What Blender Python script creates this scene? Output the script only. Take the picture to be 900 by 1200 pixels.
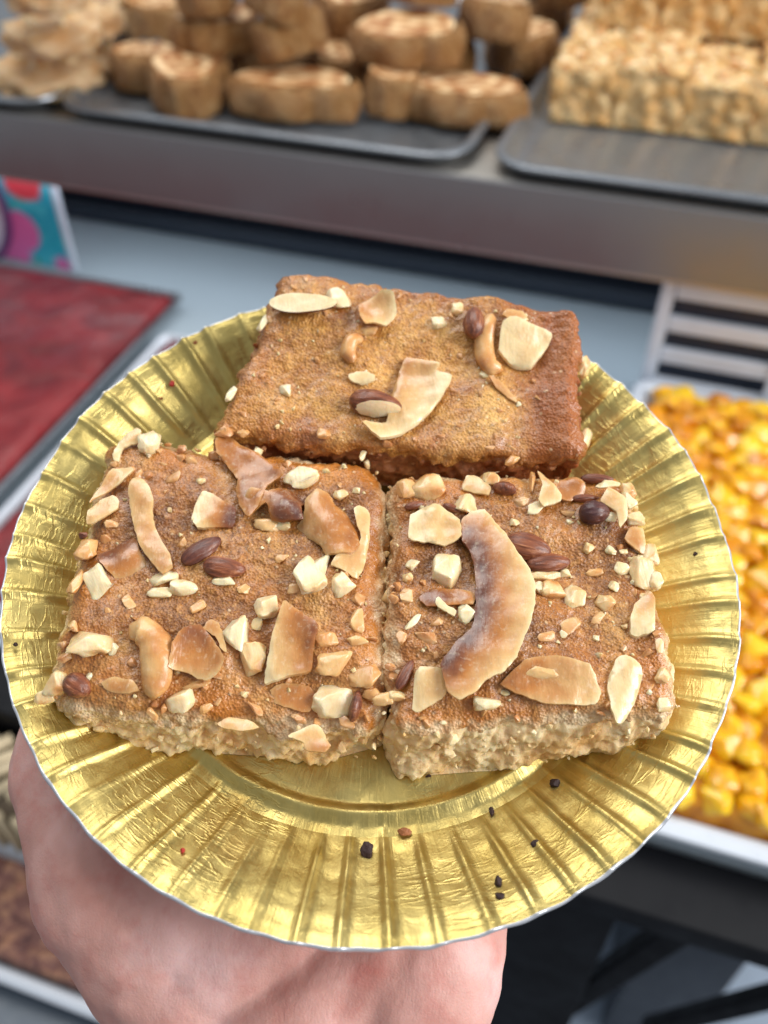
import bpy, bmesh, math, random
import numpy as np
from mathutils import Vector, Matrix, geometry
random.seed(7)
R = math.radians
sc = bpy.context.scene
for o in list(bpy.data.objects): bpy.data.objects.remove(o)

# ------------------------------------------------------------------ camera, world, lamps, exposure
FPX, PITCH = 1050.0, R(44)                       # focal length in pixels of the 900x1200 photograph
CAM = Vector((0, 0, 1.45))
FW = Vector((0, math.cos(PITCH), -math.sin(PITCH))); UP = Vector((0, math.sin(PITCH), math.cos(PITCH))); RT = Vector((1, 0, 0))
cam = bpy.data.cameras.new('camera'); camo = bpy.data.objects.new('camera', cam); sc.collection.objects.link(camo)
camo.location = CAM; camo.rotation_euler = (R(90) - PITCH, 0, 0)
cam.sensor_fit = 'VERTICAL'; cam.sensor_height = 24; cam.lens = FPX / 1200 * 24
cam.clip_start = 0.01; cam.clip_end = 50
cam.dof.use_dof = True; cam.dof.focus_distance = 0.198; cam.dof.aperture_fstop = 6.8
sc.camera = camo
W = bpy.data.worlds.new('World'); sc.world = W; W.use_nodes = True
W.node_tree.nodes['Background'].inputs[0].default_value = (0.90, 0.95, 1.0, 1)
W.node_tree.nodes['Background'].inputs[1].default_value = 0.41
def area(name, loc, target, sx, sy, power, col):
    l = bpy.data.lights.new(name, 'AREA'); l.shape = 'RECTANGLE'; l.size = sx; l.size_y = sy; l.energy = power; l.color = col
    o = bpy.data.objects.new(name, l); sc.collection.objects.link(o); o.location = loc
    o.rotation_euler = (Vector(target) - Vector(loc)).to_track_quat('-Z', 'Y').to_euler(); return o
area('shop_window_light', (1.35, -0.12, 2.05), (0.0, 0.25, 1.2), 1.0, 1.0, 35, (1.0, 0.98, 0.95))
area('ceiling_panel_light', (-0.25, 1.05, 2.7), (0, 0.6, 1.2), 1.2, 1.0, 21, (1.0, 0.98, 0.93))
area('added_under_shelf_fill', (0.0, 0.775, 1.072), (0.03, 0.80, 0.9), 1.5, 0.03, 0.8, (0.86, 0.93, 1.0)).rotation_euler = (R(8), 0, R(-18.3))  # added fill lamp, brightens the counter under the shelf; no real fitting there
sc.view_settings.view_transform = 'Standard'; sc.view_settings.look = 'None'; sc.view_settings.gamma = 1
sc.view_settings.use_curve_mapping = False; sc.view_settings.exposure = -0.06
sc.cycles.use_denoising = True
sc.cycles.max_bounces = 8; sc.cycles.sample_clamp_indirect = 4

# ------------------------------------------------------------------ numpy noise
_rng = np.random.RandomState(3)
_perm = np.concatenate([_rng.permutation(256)] * 3)
_grad = _rng.normal(size=(256, 3)); _grad /= np.linalg.norm(_grad, axis=1)[:, None]
_rnd = _rng.rand(256, 3)
def _h(ix, iy, iz): return _perm[_perm[_perm[ix & 255] + (iy & 255)] + (iz & 255)]
def perlin(P):
    P = np.asarray(P, float); I = np.floor(P).astype(int); f = P - I; u = f * f * f * (f * (f * 6 - 15) + 10); out = 0
    for a in (0, 1):
        for b in (0, 1):
            for c in (0, 1):
                g = _grad[_h(I[:, 0] + a, I[:, 1] + b, I[:, 2] + c)]
                d = (g * (f - np.array([a, b, c]))).sum(1)
                w = (u[:, 0] if a else 1 - u[:, 0]) * (u[:, 1] if b else 1 - u[:, 1]) * (u[:, 2] if c else 1 - u[:, 2])
                out = out + w * d
    return out * 1.6
def fbm(P, n=3):
    P = np.asarray(P, float); s = 0; a = 1
    for i in range(n): s = s + a * perlin(P * 2 ** i + 17.3 * i); a *= 0.5
    return s
def worley(P):
    P = np.asarray(P, float); I = np.floor(P).astype(int); best = np.full(len(P), 9.0); idv = np.zeros(len(P))
    for a in (-1, 0, 1):
        for b in (-1, 0, 1):
            for c in (-1, 0, 1):
                J = I + np.array([a, b, c]); h = _h(J[:, 0], J[:, 1], J[:, 2])
                d = np.linalg.norm(J + _rnd[h] - P, axis=1); m = d < best
                best = np.where(m, d, best); idv = np.where(m, _rnd[h, 0], idv)
    return best, idv
def sstep(a, b, x): t = np.clip((x - a) / (b - a), 0, 1); return t * t * (3 - 2 * t)

# ------------------------------------------------------------------ object helpers
C = sc.collection
def tag(o, label=None, cat=None, group=None, kind=None):
    if label: o['label'] = label
    if cat: o['category'] = cat
    if group: o['group'] = group
    if kind: o['kind'] = kind
    return o
def link(name, me, mats, parent=None, loc=(0, 0, 0), rot=(0, 0, 0), smooth=True):
    if isinstance(me, bmesh.types.BMesh):
        b = me; me = bpy.data.meshes.new(name); b.to_mesh(me); b.free()
    if not isinstance(mats, (list, tuple)): mats = [mats]
    if not me.materials:
        for m in mats: me.materials.append(m)
    if smooth and len(me.polygons): me.polygons.foreach_set('use_smooth', [True] * len(me.polygons))
    o = bpy.data.objects.new(name, me); C.objects.link(o); o.parent = parent; o.location = loc; o.rotation_euler = rot
    return o
def empty(name, mat=None):
    o = bpy.data.objects.new(name, None); C.objects.link(o); o.empty_display_size = 0.02
    if mat is not None: o.matrix_world = mat
    return o
def pymesh(name, V, Fc):
    me = bpy.data.meshes.new(name); me.from_pydata([tuple(v) for v in V], [], [tuple(int(i) for i in f) for f in Fc]); me.update(); return me
def fattr(me, name, vals):
    a = me.attributes.new(name, 'FLOAT', 'POINT'); a.data.foreach_set('value', np.asarray(vals, np.float32))
def sharp(me, ang=40):
    try: me.set_sharp_from_angle(angle=R(ang))
    except Exception: pass
def box(bm, x0, x1, y0, y1, z0, z1, bev=0.0):
    r = bmesh.ops.create_cube(bm, size=1, matrix=Matrix.Translation(((x0 + x1) / 2, (y0 + y1) / 2, (z0 + z1) / 2)) @ Matrix.Diagonal((x1 - x0, y1 - y0, z1 - z0, 1)))
    if bev:
        es = list({e for v in r['verts'] for e in v.link_edges})
        bmesh.ops.bevel(bm, geom=es, offset=bev, segments=3, affect='EDGES', profile=0.6)
def boxobj(name, x0, x1, y0, y1, z0, z1, mat, parent=None, bev=0.002):
    bm = bmesh.new(); box(bm, x0, x1, y0, y1, z0, z1, bev); o = link(name, bm, mat, parent); sharp(o.data, 35); return o

# ------------------------------------------------------------------ materials
def srgb(r, g, b): return tuple(((c / 255) / 12.92 if c / 255 < 0.04045 else ((c / 255 + 0.055) / 1.055) ** 2.4) for c in (r, g, b)) + (1,)
class NT:
    def __init__(s, name):
        s.m = bpy.data.materials.new(name); s.m.use_nodes = True; s.t = s.m.node_tree; s.b = s.t.nodes['Principled BSDF']; s._co = None
    def n(s, typ, **kw):
        n = s.t.nodes.new('ShaderNode' + typ)
        for k, v in kw.items(): setattr(n, k, v)
        return n
    def l(s, a, b): s.t.links.new(a, b)
    def co(s):
        if s._co is None: s._co = s.n('TexCoord').outputs['Object']
        return s._co
    def mapped(s, scale):
        m = s.n('Mapping'); m.inputs['Scale'].default_value = scale; s.l(s.co(), m.inputs[0]); return m.outputs[0]
    def noise(s, scale, detail=4, rough=0.6, dist=0, vec=None):
        n = s.n('TexNoise'); n.inputs['Scale'].default_value = scale; n.inputs['Detail'].default_value = detail
        n.inputs['Roughness'].default_value = rough; n.inputs['Distortion'].default_value = dist
        s.l(vec or s.co(), n.inputs['Vector']); return n.outputs['Fac']
    def voro(s, scale, out='Distance', feature='F1', vec=None):
        n = s.n('TexVoronoi', feature=feature); n.inputs['Scale'].default_value = scale; s.l(vec or s.co(), n.inputs['Vector']); return n.outputs[out]
    def ramp(s, fac, stops, interp='LINEAR'):
        n = s.n('ValToRGB'); n.color_ramp.interpolation = interp; e = n.color_ramp.elements
        while len(e) < len(stops): e.new(0.5)
        for i, (p, c) in enumerate(stops): e[i].position = p; e[i].color = c if len(c) == 4 else tuple(c) + (1,)
        s.l(fac, n.inputs[0]); return n.outputs[0]
    def mix(s, fac, a, b, mode='MIX'):
        n = s.n('Mix', data_type='RGBA', blend_type=mode); n.clamp_factor = True
        if isinstance(fac, (int, float)): n.inputs[0].default_value = fac
        else: s.l(fac, n.inputs[0])
        for i, v in ((6, a), (7, b)):
            if isinstance(v, tuple): n.inputs[i].default_value = v
            else: s.l(v, n.inputs[i])
        return n.outputs[2]
    def math(s, op, a, b=0.0, clamp=False):
        n = s.n('Math', operation=op, use_clamp=clamp)
        for i, v in ((0, a), (1, b)):
            if isinstance(v, (int, float)): n.inputs[i].default_value = v
            else: s.l(v, n.inputs[i])
        return n.outputs[0]
    def attr(s, name): n = s.n('Attribute'); n.attribute_name = name; return n.outputs['Fac']
    def rand(s): return s.n('ObjectInfo').outputs['Random']
    def bump(s, h, strength, dist, prev=None):
        n = s.n('Bump'); n.inputs['Strength'].default_value = strength; n.inputs['Distance'].default_value = dist
        s.l(h, n.inputs['Height'])
        if prev: s.l(prev, n.inputs['Normal'])
        return n.outputs[0]
    def set(s, **kw):
        names = dict(col='Base Color', rough='Roughness', metal='Metallic', sss='Subsurface Weight', ssr='Subsurface Radius', sscale='Subsurface Scale',
                     coat='Coat Weight', coatr='Coat Roughness', normal='Normal', spec='Specular IOR Level', trans='Transmission Weight', aniso='Anisotropic', ior='IOR', tint='Specular Tint', coatn='Coat Normal')
        for k, v in kw.items():
            i = s.b.inputs[names[k]]
            if isinstance(v, (int, float, tuple)): i.default_value = v
            else: s.l(v, i)
        return s.m

def m_plain(name, col, rough=0.5, metal=0, var=0.12, scale=40, bump=0, bs=200, **kw):
    t = NT(name); c = t.mix(t.noise(scale, 4), tuple(x * (1 - var) for x in col[:3]) + (1,), tuple(min(1, x * (1 + var)) for x in col[:3]) + (1,))
    t.set(col=c, rough=t.ramp(t.noise(scale * 2.3, 3), [(0.3, (rough * 0.8,) * 3), (0.7, (min(1, rough * 1.2),) * 3)]), metal=metal)
    if bump: t.set(normal=t.bump(t.noise(bs, 4), bump, 0.001))
    return t.set(**kw)

def m_crust(name, dark, mid, light, orange):
    t = NT(name)
    big = t.noise(45, 5, 0.65); fine = t.noise(700, 5, 0.75); grain = t.voro(1500)
    c = t.ramp(big, [(0.30, dark), (0.5, mid), (0.68, light)])
    c = t.mix(t.ramp(fine, [(0.36, (0.45,) * 3), (0.54, (0, 0, 0))]), c, tuple(x * 0.65 for x in dark[:3]) + (1,))
    c = t.mix(t.ramp(fine, [(0.52, (0, 0, 0)), (0.72, (0.6,) * 3)]), c, light)
    c = t.mix(t.ramp(t.noise(28, 4, 0.6, 1.0), [(0.48, (0, 0, 0)), (0.7, (0.6,) * 3)]), c, orange)
    c = t.mix(t.attr('caramel_and_shade'), c, orange)                                   # caramelised edges
    vr = t.n('TexVoronoi', feature='F1'); vr.inputs['Scale'].default_value = 560; t.l(t.co(), vr.inputs['Vector'])
    keep = t.math('GREATER_THAN', vr.outputs['Color'], 0.74)
    dot = t.math('MULTIPLY', t.ramp(vr.outputs['Distance'], [(0.10, (1,) * 3), (0.30, (0,) * 3)]), keep)
    c = t.mix(t.math('MULTIPLY', dot, 0.62), c, srgb(238, 208, 165))         # sugar grains
    b = t.bump(t.noise(350, 4, 0.65), 0.45, 0.0010); b = t.bump(grain, 0.7, 0.0005, b)
    wet = t.noise(60, 4, .6, .6); c = t.mix(t.ramp(wet, [(.5, (0,) * 3), (.66, (.6,) * 3)]), c, tuple(x * .8 for x in orange[:3]) + (1,)); b = t.bump(dot, 0.5, 0.0004, b)
    c = t.mix(t.attr('bare'), c, t.ramp(t.noise(500, 4), [(.35, srgb(196, 146, 96)), (.6, srgb(236, 208, 166))]))
    return t.set(col=c, rough=t.ramp(fine, [(0.3, (0.24,) * 3), (0.7, (0.46,) * 3)]), normal=b, sss=0.15, ssr=(1.0, 0.65, 0.35), sscale=0.0022, spec=0.4, coat=t.ramp(wet, [(.40, (.30,) * 3), (.62, (.95,) * 3)]), coatr=0.12, coatn=t.bump(t.noise(420, 4, .7), 0.5, 0.0009))
def m_crumb(name, dark, mid, light, orange):
    t = NT(name)
    v = t.n('TexVoronoi', feature='F1'); v.inputs['Scale'].default_value = 380; t.l(t.co(), v.inputs['Vector'])
    n = t.noise(150, 5, 0.65)
    c = t.ramp(n, [(0.32, dark), (0.5, mid), (0.66, light)])
    c = t.mix(t.math('MULTIPLY', v.outputs['Color'], 0.45), c, light)
    c = t.mix(t.ramp(t.noise(60, 3), [(0.44, (0, 0, 0)), (0.66, (0.85,) * 3)]), c, orange)
    c = t.mix(t.ramp(t.noise(330, 4, .7), [(0.54, (0, 0, 0)), (0.66, (0.6,) * 3)]), c, dark)
    c = t.mix(t.attr('caramel_and_shade'), c, orange)
    b = t.bump(v.outputs['Distance'], 0.5, 0.0010); b = t.bump(t.noise(900, 4, .7), 0.5, 0.0006, b)
    return t.set(col=c, rough=0.62, normal=b, sss=0.35, ssr=(1.0, 0.6, 0.3), sscale=0.003, coat=.15, coatr=.3)
CR = dict(dark=srgb(100, 56, 26), mid=srgb(170, 110, 52), light=srgb(222, 170, 100), orange=srgb(202, 122, 42))
M_CRUST = m_crust('baked_crust', **CR)
M_CRUST2 = m_crust('golden_crust', srgb(152, 92, 38), srgb(208, 148, 72), srgb(238, 190, 112), srgb(158, 80, 22))
M_CRUMB = m_crumb('pale_crumb', srgb(196, 146, 92), srgb(240, 206, 152), srgb(252, 234, 194), srgb(228, 172, 100))
M_CRUMB_DARK = m_crumb('dark_crumb_side', srgb(96, 50, 26), srgb(140, 84, 46), srgb(178, 124, 74), srgb(150, 78, 30))

def m_toast(name, stops, rough=0.4, coat=0.25, bumps=0.25, sss=0.25, vary=0.32, fl=0.35):
    t = NT(name)
    f = t.math('ADD', t.attr('toast'), t.math('MULTIPLY', t.math('SUBTRACT', t.noise(220, 4), 0.5), vary))
    c = t.ramp(f, stops)
    c = t.mix(t.ramp(t.noise(900, 3), [(0.55, (0, 0, 0)), (0.8, (fl,) * 3)]), c, srgb(250, 236, 205))
    fib = t.noise(500, 3, 0.6, 0, t.mapped((1, 0.25, 1)))
    b = t.bump(fib, bumps, 0.0007); b = t.bump(t.noise(160, 3), 0.3, 0.0012, b)
    return t.set(col=c, rough=t.ramp(t.noise(250, 3), [(0.35, (rough * 0.7,) * 3), (0.7, (rough * 1.35,) * 3)]), coat=coat, coatr=0.25, normal=b, sss=sss, ssr=(1.0, 0.6, 0.3), sscale=0.0025)
M_COCO = m_toast('toasted_coconut', [(0.0, srgb(240, 216, 168)), (0.25, srgb(222, 180, 122)), (0.55, srgb(184, 120, 60)), (0.8, srgb(128, 72, 40)), (1.0, srgb(78, 40, 36))], .3, .55, .35, .22, .2)
M_NUT = m_toast('peeled_nut', [(0.0, srgb(242, 222, 182)), (0.35, srgb(230, 196, 142)), (0.65, srgb(206, 146, 82)), (1.0, srgb(150, 92, 54))], 0.34, 0.45, .4, .45, .75, .1)
M_TAN = m_toast('glazed_nut', [(0.0, srgb(228, 184, 124)), (0.4, srgb(212, 154, 92)), (0.75, srgb(178, 112, 62)), (1.0, srgb(120, 70, 44))], 0.32, 0.4)
M_GLZ = m_toast('caramel_bits', [(0.0, srgb(228, 184, 130)), (0.4, srgb(206, 148, 92)), (0.75, srgb(178, 114, 66)), (1.0, srgb(136, 82, 50))], 0.32, 0.4)
def m_almond():
    t = NT('almond_skin')
    st = t.noise(900, 4, 0.6, 0.4, t.mapped((0.12, 1, 1)))
    c = t.ramp(st, [(0.32, srgb(88, 44, 30)), (0.55, srgb(140, 78, 48)), (0.72, srgb(182, 118, 76))])
    c = t.mix(t.attr('toast'), c, srgb(62, 32, 40))
    return t.set(col=c, rough=0.38, normal=t.bump(st, 0.7, 0.0006), coat=0.2, coatr=0.3)
M_ALM = m_almond()

# ------------------------------------------------------------------ plate frame (the plate tips a little towards the eater)
PC = CAM + Vector((-.0014, .1464, -.1544)); PN = Vector((.0238, -.241, 1)).normalized()
PX = (RT - PN * RT.dot(PN)).normalized(); PY = PN.cross(PX)
PM = Matrix((PX, PY, PN)).transposed().to_4x4(); PM.translation = PC
def ray(x, y): return FW + RT * ((x - 450) / FPX) + UP * ((600 - y) / FPX)
def onplate(x, y, z):                            # point of the plane z above the plate rim that the photograph shows at (x, y)
    d = ray(x, y); q = d * (((PC - CAM).dot(PN) + z) / d.dot(PN)) - (PC - CAM); return q.dot(PX), q.dot(PY)

# ------------------------------------------------------------------ gold plate
NF = 60; RO = 0.0852
_fa = _rng.uniform(0.65, 1.25, NF); _fj = _rng.uniform(-0.17, 0.17, NF)
def plate_z(r, th):
    r = np.asarray(r, float) * 1000; th = np.asarray(th, float)
    prof_r = [0, 53, 55.4, 56.6, 57.6, 58.8, 60.2, 62.5, 66, 72, 80, 83.5, 85.2]
    prof_z = [-13.6, -13.6, -13.5, -12.4, -11.9, -12.5, -13.1, -12.7, -11.0, -7.4, -2.0, -0.3, 0.1]
    z = np.interp(r, prof_r, prof_z)
    ph = (th / (2 * math.pi) * NF) % NF; k = np.floor(ph).astype(int) % NF; d = ph - np.floor(ph) - 0.5 - _fj[k]
    ridge = np.exp(-(np.abs(d) / 0.11) ** 1.6) - 0.10 * np.exp(-((d - 0.26) / 0.13) ** 2) + 0.25 * (0.5 - np.abs(d))
    A = sstep(59.0, 69, r + 1.5 * (np.sin(k * 7.3))) * (1 - 0.35 * sstep(80, 85, r)) * 1.0 * _fa[k]
    return (z + A * ridge) / 1000
def build_plate():
    root = empty('gold_paper_plate', PM @ Matrix.Translation((-.0011, 0, 0)))
    tag(root, 'round gold foil paper plate with fluted rim held above the counter', 'plate')
    na = NF * 14; th = np.arange(na) / na * 2 * math.pi
    rs = np.concatenate([[0.004], np.linspace(0.012, 0.052, 14), np.linspace(0.0535, 0.0615, 17), np.linspace(0.0625, RO, 38)])
    V = []; RR, TT = np.meshgrid(rs, th, indexing='ij')
    X = RR * np.cos(TT); Y = RR * np.sin(TT); Z = plate_z(RR.ravel(), TT.ravel()).reshape(RR.shape)
    Pn = np.stack([X.ravel(), Y.ravel(), np.zeros(X.size)], 1)
    wob = 0.00022 * fbm(Pn * 130, 3) + 0.0011 * fbm(Pn * 24, 3) * sstep(0.06, 0.08, RR.ravel())
    Z = Z + wob.reshape(Z.shape)
    wr = 1 + 0.0015 * np.sin(TT * NF) * sstep(0.08, 0.085, RR) + 0.004 * perlin(Pn * 60).reshape(RR.shape) * sstep(0.075, 0.085, RR)
    X *= wr; Y *= wr
    nr = len(rs); V = np.stack([X, Y, Z], 2).reshape(-1, 3)
    def quads(i0, i1):
        i, j = np.meshgrid(np.arange(i0, i1), np.arange(na), indexing='ij'); j2 = (j + 1) % na
        return np.stack([i * na + j, (i + 1) * na + j, (i + 1) * na + j2, i * na + j2], 2).reshape(-1, 4)
    t = NT('gold_foil')
    wrk = t.noise(260, 5, 0.62, 0.6); st = t.noise(900, 3, 0.6, 0, t.mapped((1, 0.3, 1))); cre = None
    col = t.ramp(t.noise(70, 4), [(0.3, srgb(192, 170, 100)), (0.7, srgb(206, 188, 122))])
    col = t.mix(t.ramp(t.noise(38, 3, 0.5), [(0.62, (0, 0, 0)), (0.75, (0.35,) * 3)]), col, srgb(170, 118, 52))     # orange-brown patches, the cake's reflection painted into the gold
    b = t.bump(wrk, 0.32, 0.0005); cx = t.n('CombineXYZ'); [t.l(t.attr(q), cx.inputs[i]) for i, q in enumerate(('pc', 'ps', 'pr'))]
    pm = t.n('Mapping'); pm.inputs['Scale'].default_value = (9, 9, 620); t.l(cx.outputs[0], pm.inputs[0])
    pw = t.n('Mapping'); pw.inputs['Scale'].default_value = (55, 55, 40); t.l(cx.outputs[0], pw.inputs[0])
    tang = t.math('MULTIPLY', t.ramp(t.noise(1, 2, .5, .4, pm.outputs[0]), [(.46, (0,) * 3), (.5, (1,) * 3), (.56, (0,) * 3)]), t.ramp(t.noise(30, 2), [(.42, (0,) * 3), (.6, (1,) * 3)]))
    b = t.bump(tang, 0.3, 0.0003, b); b = t.bump(t.noise(1, 3, .6, .5, pw.outputs[0]), 0.25, 0.0005, b); b = t.bump(st, 0.15, 0.0003, b)
    gold = t.set(col=col, metal=1.0, rough=t.ramp(wrk, [(0.35, (0.34,) * 3), (0.7, (0.5,) * 3)]), normal=b)
    card = m_plain('silvery_white_edge', srgb(196, 200, 208), 0.35, 0.5, 0.1, 300)
    sp = 1 + 14 + 4
    def sub(name, F, mat):
        ids = np.unique(F); mp = np.zeros(len(V), int); mp[ids] = np.arange(len(ids))
        me_ = pymesh(name, V[ids], mp[F]); q_ = V[ids]; rr_ = np.hypot(q_[:, 0], q_[:, 1]); fattr(me_, 'pc', q_[:, 0] / rr_); fattr(me_, 'ps', q_[:, 1] / rr_); fattr(me_, 'pr', rr_); return link(name, me_, mat, root)
    o = sub('plate_well', quads(0, 16), gold)
    o2 = sub('raised_ring', quads(16, 32), gold)
    sub('fluted_rim', quads(32, nr - 1), gold)
    c0 = pymesh('well_centre', list(V[:na]), [list(range(na))]); link('well_centre', c0, gold, o)
    # rolled pale edge
    top = V[(nr - 1) * na:]; rad = np.stack([np.cos(th), np.sin(th), 0 * th], 1); E = []
    wv = 1 + 0.35 * perlin(top * 160)
    for dr, dz in ((0, 0.0), (0.00025, 0.0001), (0.0005, -0.0002), (0.0006, -0.0007), (0.0004, -0.0014), (-0.0002, -0.0017)):
        E.append(top + rad * dr * wv[:, None] + np.array([0, 0, dz]) * wv[:, None])
    E = np.concatenate(E); i, j = np.meshgrid(np.arange(5), np.arange(na), indexing='ij'); j2 = (j + 1) % na
    link('edge_band', pymesh('edge_band', E, np.stack([i * na + j, (i + 1) * na + j, (i + 1) * na + j2, i * na + j2], 2).reshape(-1, 4)), card, root)
    st2 = [sp * 0 + k for k in (0, 14, 24, 31, 45, nr - 1)]
    U_ = np.concatenate([V[k * na:(k + 1) * na] - np.array([0, 0, 0.0012]) for k in st2]); i, j = np.meshgrid(np.arange(len(st2) - 1), np.arange(na), indexing='ij'); j2 = (j + 1) % na
    Fu = np.stack([i * na + j, i * na + j2, (i + 1) * na + j2, (i + 1) * na + j], 2).reshape(-1, 4).tolist() + [list(range(na))[::-1]]
    link('underside', pymesh('underside', U_, Fu), m_plain('white_card', srgb(225, 225, 225), 0.7), root)
    return root
build_plate()
def plate_hit(px, py):
    z = -0.006
    for _ in range(12):
        x, y = onplate(px, py, z); z = float(plate_z([math.hypot(x, y)], [math.atan2(y, x)])[0])
    return x, y, z

# ------------------------------------------------------------------ cake slices
BASE = -0.0134
class Slice:
    def __init__(s, name, label, corners, thick, tilt, mats, seed, curl=0.0, base=BASE, flare=(0, 0, 0, 0), rnd=0.0028, cz=.93, sag=0.0):
        s.sagk = sag; s.flare = flare; s.round = rnd; s.cz = cz
        # corners: plate-plane positions of the top face (back-left, back-right, front-right, front-left), metres
        s.c = [np.array(p) for p in corners]; s.th = thick; s.seed = seed; s.curl = curl; s.mats = mats; s.base = base; s.tilt = tilt
        s.cen = sum(s.c) / 4; s.name = name
        s.root = empty(name, PM @ Matrix.Translation((s.cen[0], s.cen[1], base))); tag(s.root, label, 'cake slice', 'cake slices on the gold plate')
        s.build()
    def sag(s, y): yf = (s.c[2][1] + s.c[3][1]) / 2; yb = (s.c[0][1] + s.c[1][1]) / 2; return s.sagk * sstep(.30, -.02, (y - yf) / (yb - yf))
    def topz(s, y): return s.base + s.th + s.tilt * (y - s.cen[1]) - float(s.sag(y))
    def quad(s, u, v): return ((1 - u) * (1 - v))[:, None] * s.c[3] + (u * (1 - v))[:, None] * s.c[2] + (u * v)[:, None] * s.c[1] + ((1 - u) * v)[:, None] * s.c[0]
    def hf(s, X, Y):                              # relief of the crust
        P = np.stack([X, Y, np.full(len(X), s.seed * 1.7)], 1)
        return 0.0019 * fbm(P * 48, 2) + 0.00036 * fbm(P * 260, 3) + 0.00035 * (0.5 - worley(P * 620)[0])
    def build(s):
        n, k = 150, 40; L = 0.065; T = s.th; r = s.round
        def face(nu, nv):
            a, b = np.meshgrid(np.linspace(0, 1, nu + 1), np.linspace(0, 1, nv + 1), indexing='ij'); return a.ravel(), b.ravel()
        Ps, Fs, off, isTop = [], [], 0, []
        def add(pts, nu, nv, flip, top):
            nonlocal off
            i, j = np.meshgrid(np.arange(nu), np.arange(nv), indexing='ij')
            q = np.stack([i * (nv + 1) + j, (i + 1) * (nv + 1) + j, (i + 1) * (nv + 1) + j + 1, i * (nv + 1) + j + 1], 2).reshape(-1, 4) + off
            if flip: q = q[:, ::-1]
            Ps.append(pts); Fs.append(q); isTop.append(np.full(len(q), top)); off += len(pts)
        a, b = face(n, n); add(np.stack([a, b, 1 + 0 * a], 1), n, n, False, 1)
        a, b = face(n, k); add(np.stack([a, 0 * a, b], 1), n, k, False, 0); add(np.stack([a, 1 + 0 * a, b], 1), n, k, True, 0)
        add(np.stack([0 * a, a, b], 1), n, k, True, 0); add(np.stack([1 + 0 * a, a, b], 1), n, k, False, 0)
        a, b = face(6, 6); add(np.stack([a, b, 0 * a], 1), 6, 6, True, 0)
        U = np.concatenate(Ps); F = np.concatenate(Fs); top = np.concatenate(isTop)
        S = np.array([L, L, T]); Q = U * S; inn = np.clip(Q, [r, r, -1], [L - r, L - r, T - r]); d = Q - inn
        ln = np.linalg.norm(d, axis=1); N = np.where(ln[:, None] > 1e-9, d / np.maximum(ln, 1e-9)[:, None], 0)
        Q = inn + N * np.minimum(ln, r)[:, None]
        N[ln < 1e-9] = (0, 0, -1)
        uv = Q / S; xy = s.quad(uv[:, 0], uv[:, 1])
        Pl = np.stack([xy[:, 0], xy[:, 1], Q[:, 2]], 1); sd = s.seed * 3.1
        side = np.clip(1 - N[:, 2] * 1.1, 0, 1) * (np.abs(N[:, 2]) < 0.95)
        # direction of the displacement in the plate frame
        ax = (s.c[2] - s.c[3]); ax = ax / np.linalg.norm(ax); ay = (s.c[0] - s.c[3]); ay = ay / np.linalg.norm(ay)
        D = np.stack([N[:, 0] * ax[0] + N[:, 1] * ay[0], N[:, 0] * ax[1] + N[:, 1] * ay[1], N[:, 2]], 1)
        outl = np.stack([Pl[:, 0], Pl[:, 1], Pl[:, 2] * 0.9 + sd], 1)
        w1, id1 = worley(Pl * 330 + sd); w2, _ = worley(Pl * 150 + sd + 5)
        sidedisp = 0.0016 * fbm(outl * 90, 4) + 0.0013 * (0.55 - w2) + (0.0012 * (0.5 - w1) + 0.0011 * (0.5 - worley(Pl * 640 + sd)[0])) * np.clip(.8 + 1.2 * perlin(Pl * 90 + 31), .1, 1.8) + 0.0010 * perlin(Pl * 120 + 9) + 0.0008 * perlin(Pl * 420 + 19) + 0.0005 * perlin(Pl * 900)
        topdisp = s.hf(Pl[:, 0], Pl[:, 1])
        disp = topdisp * (1 - side) + sidedisp * side
        isbot = U[:, 2] < 1e-6
        P = Pl + D * np.where(isbot & (side < 0.5), 0, disp)[:, None]
        # whole-outline wobble, crumb foot spreads a little
        P[:, :2] += 0.0016 * np.stack([perlin(outl * 40 + 3), perlin(outl * 40 + 11)], 1) + 0.0007 * np.stack([perlin(outl * 190 + 3), perlin(outl * 190 + 11)], 1) * sstep(.12, 0, np.minimum.reduce([uv[:, 0], 1 - uv[:, 0], uv[:, 1], 1 - uv[:, 1]]))[:, None]
        fl_ = (1 - np.clip(Q[:, 2] / T, 0, 1)) ** 1.3 * (1 + .8 * perlin(outl * 95 + 21))
        for e_, (wx, wy, c_) in enumerate(((0, -1, 1 - uv[:, 1]), (1, 0, uv[:, 0]), (0, 1, uv[:, 1]), (-1, 0, 1 - uv[:, 0]))):
            al_ = uv[:, 0] if e_ in (0, 2) else uv[:, 1]; k_ = s.flare[e_] * fl_ * sstep(.7, 1, c_) * sstep(-.02, .14, al_) * sstep(-.02, .14, 1 - al_); P[:, 0] += wx * k_; P[:, 1] += wy * k_
        zt = P[:, 2] + s.tilt * (P[:, 1] - s.cen[1]) * 1.0
        if s.curl:
            e = sstep(0.86, 0.98, uv[:, 0]); zt = zt + s.curl * e * (uv[:, 2] > 0.3)
        zt = zt - s.sag(Pl[:, 1]) * np.clip(Q[:, 2] / T, 0, 1)
        P[:, 2] = zt
        edge = np.minimum.reduce([uv[:, 0], 1 - uv[:, 0], uv[:, 1], 1 - uv[:, 1]])
        car = sstep(0.16, 0.02, edge) * 0.75 * np.clip(0.55 + 0.9 * fbm(Pl * 60 + 2, 2), 0, 1)
        if s.curl: car = np.maximum(car, sstep(0.80, 0.9, uv[:, 0]) * 0.85)
        bare = (0 if s.curl else 1) * np.clip(sstep(0.045, 0.0, edge) * 1.3 - 0.2 + 1.1 * fbm(Pl * 150 + 4, 3), 0, 1) * sstep(.07, .02, edge)
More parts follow.
